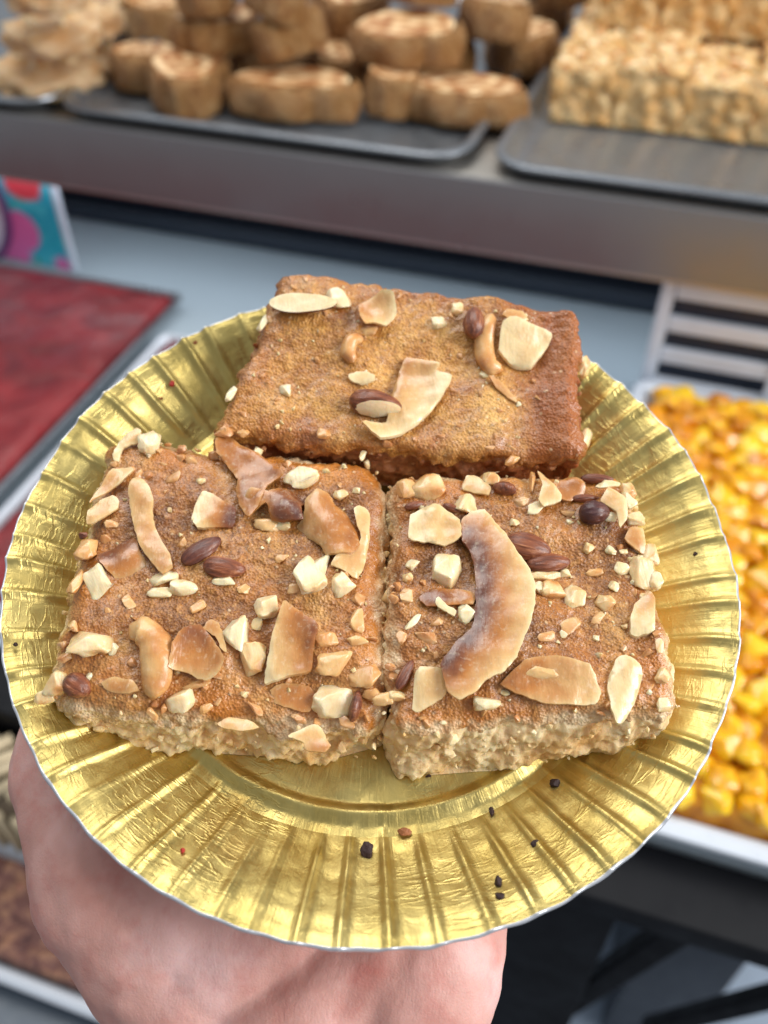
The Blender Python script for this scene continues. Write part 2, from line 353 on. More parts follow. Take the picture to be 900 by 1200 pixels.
        P -= np.array([s.cen[0], s.cen[1], 0])
        s.root_pts = P
        def sub(name, mask, mat):
            f = F[mask]; ids = np.unique(f); mp = np.zeros(len(P), int); mp[ids] = np.arange(len(ids))
            me = pymesh(name, P[ids], mp[f]); fattr(me, 'caramel_and_shade', car[ids] * (1 if (name == 'crust' or s.curl) else .12)); fattr(me, 'bare', bare[ids]); return link(name, me, mat, s.root)
        zc = U[F[:, 0], 2]; nz = 0.05 * perlin(np.c_[Pl[F[:, 0], :2] * 160, np.full(len(F), 2.2)]); crust = (top == 1) | (zc > s.cz + nz)
        sub('crust', crust, s.mats[0]); sub('crumb', ~crust, s.mats[1])
    def loc(s, px, py, dz=0.0):                  # point on the crust seen at a pixel, in the slice's own frame
        z = s.topz(s.cen[1])
        for _ in range(4):
            x, y = onplate(px, py, z + dz); z = s.topz(y)
        h = float(s.hf(np.array([x]), np.array([y]))[0])
        return Vector((x - s.cen[0], y - s.cen[1], z - s.base + h))
    def low(s, P2):                               # smooth crust height (slice frame) under slice-frame points
        X = P2[:, 0] + s.cen[0]; Y = P2[:, 1] + s.cen[1]
        P = np.stack([X, Y, np.full(len(X), s.seed * 1.7)], 1)
        return s.th + s.tilt * P2[:, 1] - s.sag(Y) + 0.0019 * fbm(P * 48, 2)

def smooth_closed(pts, k=5, it=1):
    p = np.array(pts, float); n = len(p); out = []
    for i in range(n):
        p0, p1, p2, p3 = p[i - 1], p[i], p[(i + 1) % n], p[(i + 2) % n]
        for j in range(k):
            t = j / k; out.append(0.45 * 0.5 * ((2 * p1) + (-p0 + p2) * t + (2 * p0 - 5 * p1 + 4 * p2 - p3) * t * t + (-p0 + 3 * p1 - 3 * p2 + p3) * t ** 3) + 0.55 * (p1 + (p2 - p1) * t))
    return np.array(out)
fl_n = [0]
def flake(s, px, toast=(0.1, 0.5), dirn=(1, 0), lift=0.0010, bend=0.0, tilt=(0, 0), thick=0.0010, mat=None, name='coconut_flake', wav=0.0007, dark=None):
    fl_n[0] += 1; mat = mat or M_COCO
    pts = np.array([list(s.loc(x, y, lift))[:2] for x, y in px])
    o = smooth_closed(pts); rng = np.random.RandomState(fl_n[0])
    P3 = np.concatenate([o, np.full((len(o), 1), fl_n[0] * 3.3)], 1); o = o + 0.00025 * np.stack([perlin(P3 * 700), perlin(P3 * 700 + 50)], 1) + .00012 * np.stack([perlin(P3 * 2200), perlin(P3 * 2200 + 50)], 1)
    c = o.mean(0); sp = 0.0011
    lo, hi = o.min(0), o.max(0); gx, gy = np.meshgrid(np.arange(lo[0], hi[0], sp), np.arange(lo[1], hi[1], sp)); g = np.stack([gx.ravel(), gy.ravel()], 1)
    g = g + rng.uniform(-0.2, 0.2, g.shape) * sp
    def inside(q):
        x, y = q[:, 0], q[:, 1]; r = np.zeros(len(q), bool); j = len(o) - 1
        for i in range(len(o)):
            cnd = ((o[i, 1] > y) != (o[j, 1] > y)); r ^= cnd & (x < (o[j, 0] - o[i, 0]) * (y - o[i, 1]) / (o[j, 1] - o[i, 1] + 1e-15) + o[i, 0]); j = i
        return r
    g = g[inside(g)]
    if len(g): g = g[np.array([np.min(np.linalg.norm(o - q, axis=1)) > sp * 0.45 for q in g])] if len(g) else g
    A = np.concatenate([o, g]) if len(g) else o; no = len(o)
    r = geometry.delaunay_2d_cdt([Vector(p) for p in A], [], [list(range(no))], 1, 1e-9)
    V2 = np.array([list(v) for v in r[0]]); T = [list(f) for f in r[2]]
    orig = r[3]; isb = np.array([any(q < no for q in oo) for oo in orig])
    d = V2 - c; L = max(np.ptp(o[:, 0]), np.ptp(o[:, 1])) / 2
    zs = s.low(V2); A_ = np.c_[d, np.ones(len(d))]; co = np.linalg.lstsq(A_, zs, rcond=None)[0]; zp = A_ @ co
    ax = np.array([math.cos(fl_n[0] * 1.3), math.sin(fl_n[0] * 1.3)])
    z = zp + lift + bend * ((d @ ax) / L) ** 2 * 0.005 + tilt[0] * d[:, 0] + tilt[1] * d[:, 1] + wav * fbm(np.c_[V2 * 140, np.full(len(V2), fl_n[0])], 2)
    z = z - 0.00025 * isb
    dr = np.array([dirn[0], -dirn[1]], float); dr /= np.linalg.norm(dr); pr = d @ dr; pr = (pr - pr.min()) / (np.ptp(pr) + 1e-9)
    tv = toast[0] + (toast[1] - toast[0]) * pr + .06
    if dark:
        dp = smooth_open([list(s.loc(x, y, lift))[:2] for x, y in dark[0]], 6); dd = np.min(np.linalg.norm(V2[:, None] - dp[None], axis=2), axis=1); tv = toast[0] + (toast[1] - toast[0]) * np.exp(-(dd / dark[1]) ** 1.5)
    db = np.min(np.linalg.norm(V2[:, None] - o[None], axis=2), axis=1); tv = tv - .16 * np.exp(-(db / .0008) ** 2) + .10 * perlin(np.c_[V2 * 420, np.full(len(V2), 3.3)])
    n = len(V2); c3 = np.array([c[0], c[1], float(zp.mean() + lift)])
    top = np.c_[V2, z]; bot = np.c_[V2 * 1.0, z - thick + 0.0005 * isb]
    VV = np.concatenate([top, bot]) - c3; FF = [f for f in T] + [[i + n for i in f[::-1]] for f in T]
    cnt = {}
    for f in T:
        for a, b in zip(f, f[1:] + f[:1]): cnt[(a, b)] = 1
    for (a, b) in cnt:
        if (b, a) not in cnt: FF.append([b, a, a + n, b + n])
    me = pymesh(name, VV, FF); fattr(me, 'toast', np.concatenate([tv, tv])); sharp(me, 55)
    return link(name, me, mat, s.root, loc=c3)

def hull_mesh(name, dims, seed, blocky=0.5, cuts=18):
    rng = random.Random(seed); bm = bmesh.new()
    for _ in range(cuts):
        v = Vector((rng.gauss(0, 1), rng.gauss(0, 1), rng.gauss(0, 1))).normalized()
        m = max(abs(v.x), abs(v.y), abs(v.z)); v = v.lerp(v / m, blocky) * rng.uniform(0.82, 1.0); bm.verts.new(v)
    bmesh.ops.convex_hull(bm, input=bm.verts[:])
    bmesh.ops.delete(bm, geom=[v for v in bm.verts if not v.link_faces], context='VERTS')
    bmesh.ops.dissolve_limit(bm, angle_limit=R(16), verts=bm.verts[:], edges=bm.edges[:])
    bmesh.ops.bevel(bm, geom=bm.edges[:], offset=0.085, segments=2, affect='EDGES', profile=0.6)
    bmesh.ops.triangulate(bm, faces=bm.faces[:])
    if cuts >= 16: bmesh.ops.subdivide_edges(bm, edges=[e for e in bm.edges if e.calc_length() > .3], cuts=1); bmesh.ops.triangulate(bm, faces=bm.faces[:]); bmesh.ops.smooth_vert(bm, verts=bm.verts[:], factor=.5, use_axis_x=True, use_axis_y=True, use_axis_z=True)
    me = bpy.data.meshes.new(name); bm.to_mesh(me); bm.free()
    V = np.array([v.co[:] for v in me.vertices]); V = V / np.abs(V).max(0)
    V = V * (1 + 0.14 * perlin(V * 1.9 + seed) + 0.07 * perlin(V * 5 + seed))[:, None]
    t = 0.35 - 0.35 * V[:, 2] * rng.uniform(-0.3, 1) + 0.35 * perlin(V * 1.1 + seed * 3.7)
    V = V * (np.array(dims) / 2); me.vertices.foreach_set('co', V.ravel().astype(np.float32)); me.update(); fattr(me, 'toast', np.clip(t, 0, 1)); sharp(me, 62)
    return me
ch_n = [100]
def px_scale(s, px, py):
    a = s.loc(px - 3, py); b = s.loc(px + 3, py); c = s.loc(px, py - 3); d = s.loc(px, py + 3)
    return (a - b).to_2d().length / 6, (c - d).to_2d().length / 6
def chunk(s, px, py, w, h, rot=0, mat=None, name='nut_chunk', hk=0.6, sink=0.42, blocky=0.55, toast=None, tiltx=0):
    ch_n[0] += 1; sx, sy = px_scale(s, px, py); mat = mat or M_NUT
    W_ = w * sx; D_ = max(0.001, h * sy * 0.82); H_ = hk * min(W_, D_) + 0.0004
    me = hull_mesh(name, (W_ * 1.14, D_ * 1.12, H_), ch_n[0], blocky)
    if toast is not None:
        a = me.attributes['toast']; v = np.zeros(len(a.data), np.float32); a.data.foreach_get('value', v); a.data.foreach_set('value', np.clip(v + toast, 0, 1).astype(np.float32))
    p = s.loc(px, py, H_ * 0.3); p.z += H_ * (0.5 - sink)
    return link(name, me, mat, s.root, loc=p, rot=(R(tiltx) + random.uniform(-0.12, 0.12), random.uniform(-0.12, 0.12), R(rot)))
def almond(s, px, py, w, h, rot=0, dark=0.0, cut=None, hk=0.55, sink=0.3, roll=0):
    ch_n[0] += 1; sx, sy = px_scale(s, px, py); W_ = w * sx; D_ = h * sy * 0.9; H_ = max(D_, 0.003) * hk * 1.3
    bm = bmesh.new(); bmesh.ops.create_uvsphere(bm, u_segments=28, v_segments=18, radius=1, matrix=Matrix.Rotation(R(90), 4, 'Y'))
    for v in bm.verts:
        x = v.co.x; k = 1 - 0.28 * (x * 0.5 + 0.5) ** 1.5; a = math.atan2(v.co.z, v.co.y)
        k *= 1 + 0.06 * math.sin(a * 11 + 2 * math.sin(3 * x + ch_n[0])); v.co.y *= k; v.co.z *= k
    bm.verts.ensure_lookup_table(); mi = 0
    if cut:                                       # broken face: plane normal in the nut's own axes
        n = Vector(cut[:3]).normalized()
        r = bmesh.ops.bisect_plane(bm, geom=bm.verts[:] + bm.edges[:] + bm.faces[:], plane_co=n * cut[3], plane_no=n, clear_outer=True)
        es = [e for e in r['geom_cut'] if isinstance(e, bmesh.types.BMEdge)]
        f = bmesh.ops.contextual_create(bm, geom=es)['faces']
        for q in f: q.material_index = 1
    for v in bm.verts: v.co = Vector((v.co.x * W_ / 2, v.co.y * D_ / 2, v.co.z * H_ / 2))
    me = bpy.data.meshes.new('almond_piece'); bm.to_mesh(me); bm.free(); me.materials.append(M_ALM); me.materials.append(M_NUT)
    V = np.array([v.co[:] for v in me.vertices]); fattr(me, 'toast', np.clip(dark + 0.25 * perlin(V * 300 + ch_n[0]), 0, 1)); sharp(me, 45)
    p = s.loc(px, py, H_ * 0.3); p.z += H_ * (0.5 - sink)
    return link('almond_piece', me, None, s.root, loc=p, rot=(R(roll), random.uniform(-0.1, 0.1), R(rot)))
def cashew(s, path, rad, mat=None, name='cashew_piece', flat=0.8, lift=0.4):
    pts = smooth_open([list(s.loc(x, y, 0.002)) for x, y in path], 6); n = len(pts)
    sx, _ = px_scale(s, *path[0]); rr = np.interp(np.linspace(0, 1, n), np.linspace(0, 1, len(rad)), rad) * sx
    c = pts.mean(0); V = []; m = 16
    for i in range(n):
        tdir = pts[min(i + 1, n - 1)] - pts[max(i - 1, 0)]; tdir[2] = 0; tdir /= np.linalg.norm(tdir); nrm = np.array([-tdir[1], tdir[0], 0])
        k = math.sqrt(max(0.03, 1 - (abs(2 * i / (n - 1) - 1)) ** 6))
        for j in range(m):
            a = 2 * math.pi * j / m; q = pts[i] + nrm * math.cos(a) * rr[i] * k + np.array([0, 0, 1]) * (math.sin(a) * rr[i] * flat * k + rr[i] * lift); V.append(q)
    V = np.array(V); V += 0.00035 * (V - c) / 0.004 * fbm(V * 350, 2)[:, None]; V = V - c
    F = [[i * m + j, (i + 1) * m + j, (i + 1) * m + (j + 1) % m, i * m + (j + 1) % m] for i in range(n - 1) for j in range(m)] + [list(range(m)), list(range((n - 1) * m, n * m))[::-1]]
    F = [f[::-1] for f in F]
    me = pymesh(name, V, F); fattr(me, 'toast', np.clip(0.35 + 0.5 * fbm(V * 180, 2), 0, 1)); return link(name, me, mat or M_TAN, s.root, loc=c)
def smooth_open(p, k):
    p = np.array(p, float); p = np.concatenate([[2 * p[0] - p[1]], p, [2 * p[-1] - p[-2]]]); out = []
    for i in range(1, len(p) - 2):
        p0, p1, p2, p3 = p[i - 1:i + 3]
        for j in range(k):
            t = j / k; out.append(0.5 * ((2 * p1) + (-p0 + p2) * t + (2 * p0 - 5 * p1 + 4 * p2 - p3) * t * t + (-p0 + 3 * p1 - 3 * p2 + p3) * t ** 3))
    out.append(p[-2]); return np.array(out)
def speck_mesh(name, places, mat, parent, seed, kmin=0.0006, kmax=0.0014, toast=0.1):
    rng = np.random.RandomState(seed); protos = []
    for q in range(6):
        m = hull_mesh('tmp', (1, 1, 1), 900 + seed * 10 + q, 0.2, 13); protos.append((np.array([v.co[:] for v in m.vertices]), [list(p.vertices) for p in m.polygons])); bpy.data.meshes.remove(m)
    Vs, Fs, off = [], [], 0
    for (p, k) in places:
        v, f = protos[rng.randint(6)]; k = k or rng.uniform(kmin, kmax); a = rng.normal(size=(3, 3)); q, _ = np.linalg.qr(a)
        v = (v * np.array([1, rng.uniform(.6, 1), rng.uniform(.5, .9)]) * k) @ q.T + np.array(p); Vs.append(v); Fs += [[i + off for i in g] for g in f]; off += len(v)
    V = np.concatenate(Vs); me = pymesh(name, V, Fs); fattr(me, 'toast', np.clip(toast + 0.4 * perlin(V * 400), 0, 1)); fattr(me, 'caramel_and_shade', np.zeros(len(V)))
    o = link(name, me, mat, parent); o['kind'] = 'stuff'; return o
def crumbs(s, nside, ntop, seed, mat=None, sides=None):
    rng = np.random.RandomState(seed); pl = []
    for _ in range(nside):
        e = rng.choice(sides if sides is not None else [0, 1, 2, 3]); t = rng.uniform(0.02, 0.98); uv = [(t, 0), (1, t), (t, 1), (0, t)][e]
        xy = s.quad(np.array([uv[0]]), np.array([uv[1]]))[0]; out = xy - s.cen; out = np.array([(0, -1), (1, 0), (0, 1), (-1, 0)][e])
        h = rng.beta(1.0, 1.15); xy = xy + out * rng.normal(0.0002, 0.0006) + out * s.flare[e] * (1 - h)
        k = rng.uniform(0.0007, 0.0018) if rng.rand() < 0.85 else rng.uniform(0.0018, 0.0036)
        pl.append(((xy[0] - s.cen[0], xy[1] - s.cen[1], 0.0004 + h * (s.th - 0.003) + s.tilt * (xy[1] - s.cen[1])), k))
    speck_mesh('loose_crumbs', pl, mat or M_CRUMB, s.root, seed)
    pl = []
    for _ in range(ntop):
        u, v = rng.uniform(0.03, 0.97, 2); xy = s.quad(np.array([u]), np.array([v]))[0]; z = s.th - float(s.sag(xy[1])) + s.tilt * (xy[1] - s.cen[1]) + float(s.hf(xy[:1], xy[1:])[0])
        pl.append(((xy[0] - s.cen[0], xy[1] - s.cen[1], z), rng.uniform(0.0005, 0.0013) if rng.rand() < .8 else rng.uniform(.0012, .0022)))
    speck_mesh('nut_bits', pl, M_NUT, s.root, seed + 1, toast=.3)
    pl = []
    for _ in range(ntop):
        u, v = rng.uniform(0.02, 0.98, 2)
        if rng.rand() < .75:
            q = min(0.98, abs(rng.normal(0, .1)) + .015); u, v = [(q, v), (1 - q, v), (u, q), (u, 1 - q)][rng.randint(4)]
        xy = s.quad(np.array([u]), np.array([v]))[0]; z = s.th - float(s.sag(xy[1])) + s.tilt * (xy[1] - s.cen[1]) + float(s.hf(xy[:1], xy[1:])[0])
        pl.append(((xy[0] - s.cen[0], xy[1] - s.cen[1], z - .0004), rng.uniform(0.0014, 0.0034)))
    speck_mesh('glazed_bits', pl, M_GLZ, s.root, seed + 2, toast=.45)
mm = lambda *p: [(x / 1000, y / 1000) for x, y in p]
# ---- back slice
SB = Slice('coconut_cake_slice', 'narrow golden cake slice at the back, with sparse nuts and an upturned crust edge', mm((-25, 75), (52, 63), (49, 22), (-40.5, 28)), 0.0165, 0.20, (M_CRUST2, M_CRUMB_DARK), 1, curl=0.0035, base=-0.0038, cz=.73)
SL = Slice('coconut_cake_slice', 'square cake slice on the left of the plate, brown crust crowded with toasted coconut', mm((-66.5, 30.5), (.2, 23), (1.6, -44), (-70, -40)), 0.0186, 0.0, (M_CRUST, M_CRUMB), 2, flare=(.0022, .001, 0, .001), rnd=.0058, cz=.72, sag=.0036)
SR = Slice('coconut_cake_slice', 'square cake slice on the right of the plate, under one big curved coconut flake', mm((2.8, 18.5), (61.5, 19), (63.5, -41), (1.2, -45)), 0.0194, 0.0, (M_CRUST, M_CRUMB), 3, flare=(.0036, .002, 0, .0006), rnd=.0042, cz=.84, sag=.0026)

# toppings, left slice
s = SL
chunk(s, 175, 521, 24, 28, 10, toast=-.15)
flake(s, [(133,539),(132,533),(140,520),(150,509),(161,504),(167,508),(161,521),(152,523),(143,528),(138,540)], (.05,.3), (1,0), tilt=(0,.1))
flake(s, [(106,592),(115,576),(133,552),(154,548),(157,552),(143,567),(129,576),(112,586)], (.5,.15), (1,0), bend=1, lift=.0016)
flake(s, [(102,615),(104,600),(119,588),(133,582),(140,588),(139,597),(124,607),(110,614)], (.3,.3), (1,0), lift=.0013)
flake(s, [(112,644),(126,630),(150,623),(159,630),(164,646),(171,658),(157,672),(140,680),(131,672),(117,658)], (.92,.32), (.7,.7), bend=-.6, lift=.0016)
flake(s, [(151,572),(157,562),(167,562),(176,572),(180,588),(179,607),(185,625),(199,649),(201,663),(189,670),(178,658),(164,639),(157,616),(152,593)], (.3,.42), (0,1), bend=.5, lift=.0026, thick=.0014)
chunk(s, 113, 680, 36, 40, 30, toast=-.25, hk=.7)
chunk(s, 102, 642, 22, 30, -15, M_TAN); chunk(s, 89, 684, 12, 34, -10, M_TAN, 'nut_chunk'); chunk(s, 98, 628, 10, 12, 0, M_ALM)
chunk(s, 190, 677, 33, 19, 8, toast=-.2); chunk(s, 216, 690, 30, 20, -8, toast=-.1); chunk(s, 187, 695, 27, 13, 0, toast=-.2)
flake(s, [(224,607),(230,586),(238,575),(248,578),(262,588),(275,594),(276,606),(272,616),(250,616),(232,618)], (-.1,1.05), (1,.15), lift=.0016, thick=.0015)
almond(s, 236, 645, 54, 26, 40, .45, sink=.4)
almond(s, 263, 665, 50, 30, -5, 0, (0.2, 1, -0.3, .35), sink=.35); chunk(s, 263, 682, 24, 12, 0, toast=-.3)
flake(s, [(253,521),(258,508),(266,507),(281,519),(302,528),(327,550),(332,559),(314,569),(304,592),(291,606),(281,592),(276,572),(278,559),(268,546),(254,531)], (.55,.62), (1,0), bend=.8, lift=.0020)
chunk(s, 357, 560, 46, 26, 8, toast=-.1)
flake(s, [(284,579),(294,568),(314,572),(332,564),(353,564),(363,577),(353,590),(355,607),(332,607),(317,602),(312,585),(296,592),(285,592)], (.45,.95), (1,.6), bend=-1.5, lift=.0040, wav=.0012)
chunk(s, 314, 614, 30, 17, -20, M_TAN, toast=-.2); chunk(s, 330, 616, 18, 12, 0, toast=-.1)
flake(s, [(414,597),(427,594),(434,602),(433,628),(429,654),(419,676),(406,670),(388,664),(394,653),(416,643),(423,630)], (.25,.3), (0,1), lift=.0014, tilt=(-.08,0))
flake(s, [(340,615),(355,602),(358,585),(371,572),(386,577),(394,590),(406,595),(419,613),(422,633),(411,646),(383,647),(373,633),(358,623)], (.3,.62), (1,-.2), bend=-1.2, lift=.0030, thick=.0015)
chunk(s, 362, 674, 34, 46, 15, toast=-.25, hk=.6); chunk(s, 378, 668, 22, 44, -12, toast=-.25); chunk(s, 400, 685, 28, 30, 20, toast=-.15)
for q in ((400,583,17,18),(418,579,9,9),(302,528,10,13),(425,533,6,18),(322,552,8,12),(283,556,7,7),(270,610,8,8),(236,565,10,8)): chunk(s, *q, random.uniform(-40, 40), toast=-.1)
chunk(s, 107, 742, 44, 56, 8, hk=.6, blocky=.85, toast=-.02)
cashew(s, [(150,745),(164,738),(180,750),(184,775),(182,800),(180,818)], [11, 17, 19, 20, 18, 15])
flake(s, [(120,802),(135,796),(157,800),(165,812),(150,816),(128,812)], (.45,.45), (1,0), lift=.0008)
chunk(s, 133, 761, 11, 18, 10, toast=-.2); almond(s, 90, 803, 36, 36, -30, .15, sink=.35, hk=.7)
chunk(s, 62, 800, 30, 36, 15, toast=.05, sink=.45); chunk(s, 52, 816, 22, 20, 15, toast=.05, sink=.6); chunk(s, 106, 794, 9, 12, 0, toast=-.3)
chunk(s, 211, 820, 30, 34, 20, toast=-.2, blocky=.2)
flake(s, [(200,786),(204,757),(216,738),(235,733),(255,757),(264,776),(255,793),(240,799),(221,790)], (.78,.3), (.1,1), bend=.5, lift=.0016)
chunk(s, 230, 803, 32, 12, 10, M_TAN)
flake(s, [(238,735),(246,726),(256,730),(262,745),(266,762),(258,758),(252,745),(244,740)], (.5,.3), (0,1), lift=.0012)
chunk(s, 274, 741, 29, 46, 3, toast=-.25, blocky=.9); chunk(s, 295, 768, 28, 42, 8, toast=0, blocky=.7)
chunk(s, 311, 707, 28, 34, -20); chunk(s, 300, 727, 13, 20, 5, toast=-.1)
flake(s, [(308,797),(312,774),(319,741),(332,707),(345,712),(368,726),(373,731),(367,754),(364,785),(337,790),(317,796)], (-.05,.85), (1,-.2), bend=.4, lift=.0022, thick=.0016)
chunk(s, 381, 747, 26, 26, 0, M_TAN); chunk(s, 392, 773, 44, 36, 20, M_TAN, toast=-.25); chunk(s, 427, 790, 36, 34, 0, M_TAN)
chunk(s, 393, 819, 44, 50, -20, toast=-.2); almond(s, 417, 826, 14, 46, -10, .2)
flake(s, [(316,806),(330,798),(362,800),(370,815),(362,832),(340,828),(322,822)], (.45,.6), (1,0), lift=.0006)
flake(s, [(254,846),(268,838),(290,842),(303,850),(285,855),(262,853)], (.4,.3), (1,0), lift=.0012); 
flake(s, [(337,861),(368,847),(376,851),(387,872),(381,880),(360,878),(355,868)], (.1,.6), (.4,1), lift=.0014)
chunk(s, 417, 723, 18, 32, 5, M_TAN, toast=-.15); chunk(s, 419, 750, 22, 15, 5, M_TAN); chunk(s, 438, 813, 24, 20, 0, M_TAN)
for q in ((130,615,16,12),(205,560,20,12),(225,540,14,10),(150,705,18,12),(232,712,18,12),(345,690,20,14),(330,655,16,12),(420,700,16,14),(250,790,20,12),(300,830,24,12),(180,840,20,10),(350,840,18,10),(240,830,16,10),(405,845,22,14),(75,770,16,14),(86,735,12,16),(285,690,14,12)): chunk(s, *q, random.uniform(-50, 50), M_GLZ if random.random() < .65 else M_TAN, hk=.45, sink=.48)
crumbs(s, 260, 75, 31)
# toppings, right slice
s = SR
chunk(s, 502, 570, 45, 36, 15, M_NUT, toast=.25, blocky=.1); chunk(s, 476, 571, 22, 28, 0, M_TAN)
flake(s, [(542,570),(547,557),(561,560),(575,573),(572,582),(556,578),(543,575)], (.25,.3)); chunk(s, 575, 563, 20, 17, 0, blocky=.1, toast=.05)
almond(s, 591, 573, 16, 28, 80, .1); chunk(s, 547, 592, 28, 28, 10, toast=-.05); almond(s, 486, 592, 26, 10, 20); almond(s, 529, 597, 22, 10, -20)
flake(s, [(479,629),(482,603),(507,591),(516,592),(538,610),(541,626),(535,633),(521,638),(505,636),(486,633)], (.05,.3), (1,.3), lift=.0020, wav=.001)
chunk(s, 523, 667, 33, 46, 4, toast=-.05, blocky=.95, hk=.7)
flake(s, [(491,699),(505,689),(535,688),(558,696),(554,708),(530,709),(500,710)], (.85,.5), (1,0), lift=.0012)
flake(s, [(484,830),(486,790),(493,779),(516,781),(523,792),(523,813),(507,825),(493,832)], (.1,.3), (1,0), lift=.0018)
flake(s, [(540,617),(542,605),(554,597),(568,596),(579,608),(593,626),(605,645),(619,664),(627,685),(627,708),(621,731),(614,750),(605,771),(591,788),(578,794),(568,800),(556,814),(537,823),(524,812),(516,778),(523,767),(535,750),(553,734),(557,715),(558,685),(556,661),(551,643),(542,631)], (.02,1.0), (1,-.12), bend=.12, lift=.0026, thick=.0011, wav=.0004, dark=([(540,630),(551,643),(556,661),(558,685),(557,715),(550,737),(533,752),(518,775)], .0084))
flake(s, [(511,701),(514,699),(523,708),(535,716),(533,721),(521,715),(511,708)], (.0,.1), lift=.0018); chunk(s, 547, 720, 18, 24, 0, toast=-.2)
chunk(s, 485, 727, 8, 28, -35, toast=-.2); chunk(s, 485, 661, 15, 18, -20, toast=-.2); chunk(s, 478, 675, 12, 13, 0)
almond(s, 620, 638, 54, 36, -14, .05, sink=.35); almond(s, 644, 656, 54, 26, 8, 0, (0, 1, -.4, .5), sink=.3); chunk(s, 640, 671, 40, 13, 5, toast=.15)
chunk(s, 648, 689, 26, 26, 0, toast=.25, blocky=.2); chunk(s, 676, 691, 23, 38, -5, toast=-.1); chunk(s, 633, 687, 14, 17, 0, toast=-.2)
chunk(s, 710, 703, 22, 24, 0, toast=.1); chunk(s, 729, 664, 18, 17, 30, toast=-.25); chunk(s, 731, 646, 9, 10, toast=-.2)
chunk(s, 754, 664, 28, 46, 12, toast=-.05)
flake(s, [(731,631),(740,617),(754,619),(757,633),(756,647),(745,643)], (.5,.35), lift=.0012, tilt=(-.2, 0))
flake(s, [(740,722),(747,703),(764,691),(769,703),(767,738),(749,743),(741,741)], (.5,-.1), (0,1), lift=.0014, thick=.002)
almond(s, 696, 602, 36, 28, 5, .75, hk=.8); chunk(s, 714, 608, 14, 13, toast=-.3)
flake(s, [(703,589),(712,573),(733,587),(734,610),(726,619),(721,601)], (.3,.1), (1,.3), lift=.0024); chunk(s, 737, 589, 16, 20, toast=-.3)
flake(s, [(697,570),(710,562),(726,566),(724,571),(705,572)], (.0,.15), lift=.0026); almond(s, 700, 560, 38, 12, -4, .2); almond(s, 686, 585, 32, 10, 4)
flake(s, [(640,582),(650,566),(672,558),(686,566),(684,580),(664,588)], (.55,.6), lift=.0012)
flake(s, [(630,552),(642,563),(657,580),(656,588),(637,594),(630,587),(635,570)], (.45,.1), (.6,1), lift=.0022); chunk(s, 623, 566, 17, 32, -10, M_TAN)
chunk(s, 627, 597, 20, 15, 10, toast=-.25); chunk(s, 603, 612, 13, 11, toast=-.1); chunk(s, 698, 667, 22, 14, 0, M_TAN)
almond(s, 475, 788, 40, 18, 62, .15); chunk(s, 465, 813, 19, 14, 0, toast=.1); chunk(s, 449, 816, 22, 19, 0, M_TAN, toast=-.2)
chunk(s, 570, 823, 30, 22, 15, toast=-.05)
flake(s, [(586,802),(615,775),(650,770),(690,780),(700,800),(705,813),(698,825),(680,826),(640,825),(610,815)], (.65,.15), (1,.3), bend=.3, lift=.0014)
chunk(s, 631, 789, 40, 28, 10, M_TAN, toast=-.1); chunk(s, 648, 811, 20, 11, 8, toast=.15)
flake(s, [(713,799),(724,769),(736,763),(752,774),(755,790),(745,823),(731,846),(722,848),(715,827)], (.05,.15), (1,0), bend=-.5, lift=.0018, thick=.0014)
for q in ((660,742,9,9),(700,745,7,8),(744,680,8,9),(592,812,10,9),(520,845,9,7),(750,655,10,12),(668,612,9,7),(560,650,6,12)): chunk(s, *q, random.uniform(-40, 40), toast=-.1)
for q in ((764,648,22,26),(769,676,18,24),(773,756,14,20),(777,790,16,22),(745,608,20,18),(737,574,18,16),(779,824,14,24),(757,700,12,16),(690,640,14,12),(664,668,12,14),(720,684,14,12),(716,645,12,10)): chunk(s, *q, random.uniform(-50, 50), toast=random.uniform(-.2, .15))
for q in ((668,730,26,18),(640,745,22,14),(700,720,20,16),(500,745,24,16),(512,728,16,12),(476,700,14,20),(470,745,12,18),(610,590,18,12),(665,600,16,12)): chunk(s, *q, random.uniform(-50, 50), M_GLZ, hk=.45, sink=.5)
crumbs(s, 320, 75, 41)
# toppings, back slice
s = SB
almond(s, 356, 364, 80, 28, -4, .1, (0, -.3, 1, .1), sink=.02, hk=.6); chunk(s, 397, 351, 30, 24, -15, toast=-.2)
flake(s, [(421,374),(421,355),(432,350),(448,343),(461,350),(465,367),(453,379),(437,379),(427,387)], (.55,.02), (1,.1), lift=.0024, bend=.6); chunk(s, 431, 385, 20, 14, 0, M_TAN, toast=-.1)
cashew(s, [(425,392),(412,396),(408,410),(414,422)], [7, 9, 9, 7]); flake(s, [(408,438),(420,434),(438,436),(440,442),(424,447),(410,444)], (0.05,.1), lift=.0014)
chunk(s, 334, 457, 12, 16, 3, toast=-.3, blocky=.9)
flake(s, [(477,412),(515,423),(512,431),(530,440),(517,465),(491,492),(464,508),(445,514),(424,497),(453,492),(459,460),(469,428)], (.55,-.05), (.75,.65), bend=.4, lift=.0022, thick=.0015)
almond(s, 440, 474, 62, 34, -8, -.1, (.35, -1, .15, .45), sink=.1, hk=.8)
almond(s, 555, 380, 44, 26, 85, .05, sink=.2, hk=.8); cashew(s, [(577,368),(570,385),(568,405),(574,424),(590,430)], [8, 11, 12, 11, 9])
flake(s, [(585,407),(588,381),(604,377),(647,387),(644,399),(625,422),(604,421),(591,413)], (.0,.12), (1,0), lift=.0030, thick=.0016, tilt=(0, .12))
flake(s, [(588,372),(596,365),(612,366),(620,374),(606,379)], (.5,.3), lift=.0026); chunk(s, 513, 377, 17, 17, 20, toast=-.3); chunk(s, 571, 438, 16, 11, 0, toast=.1)
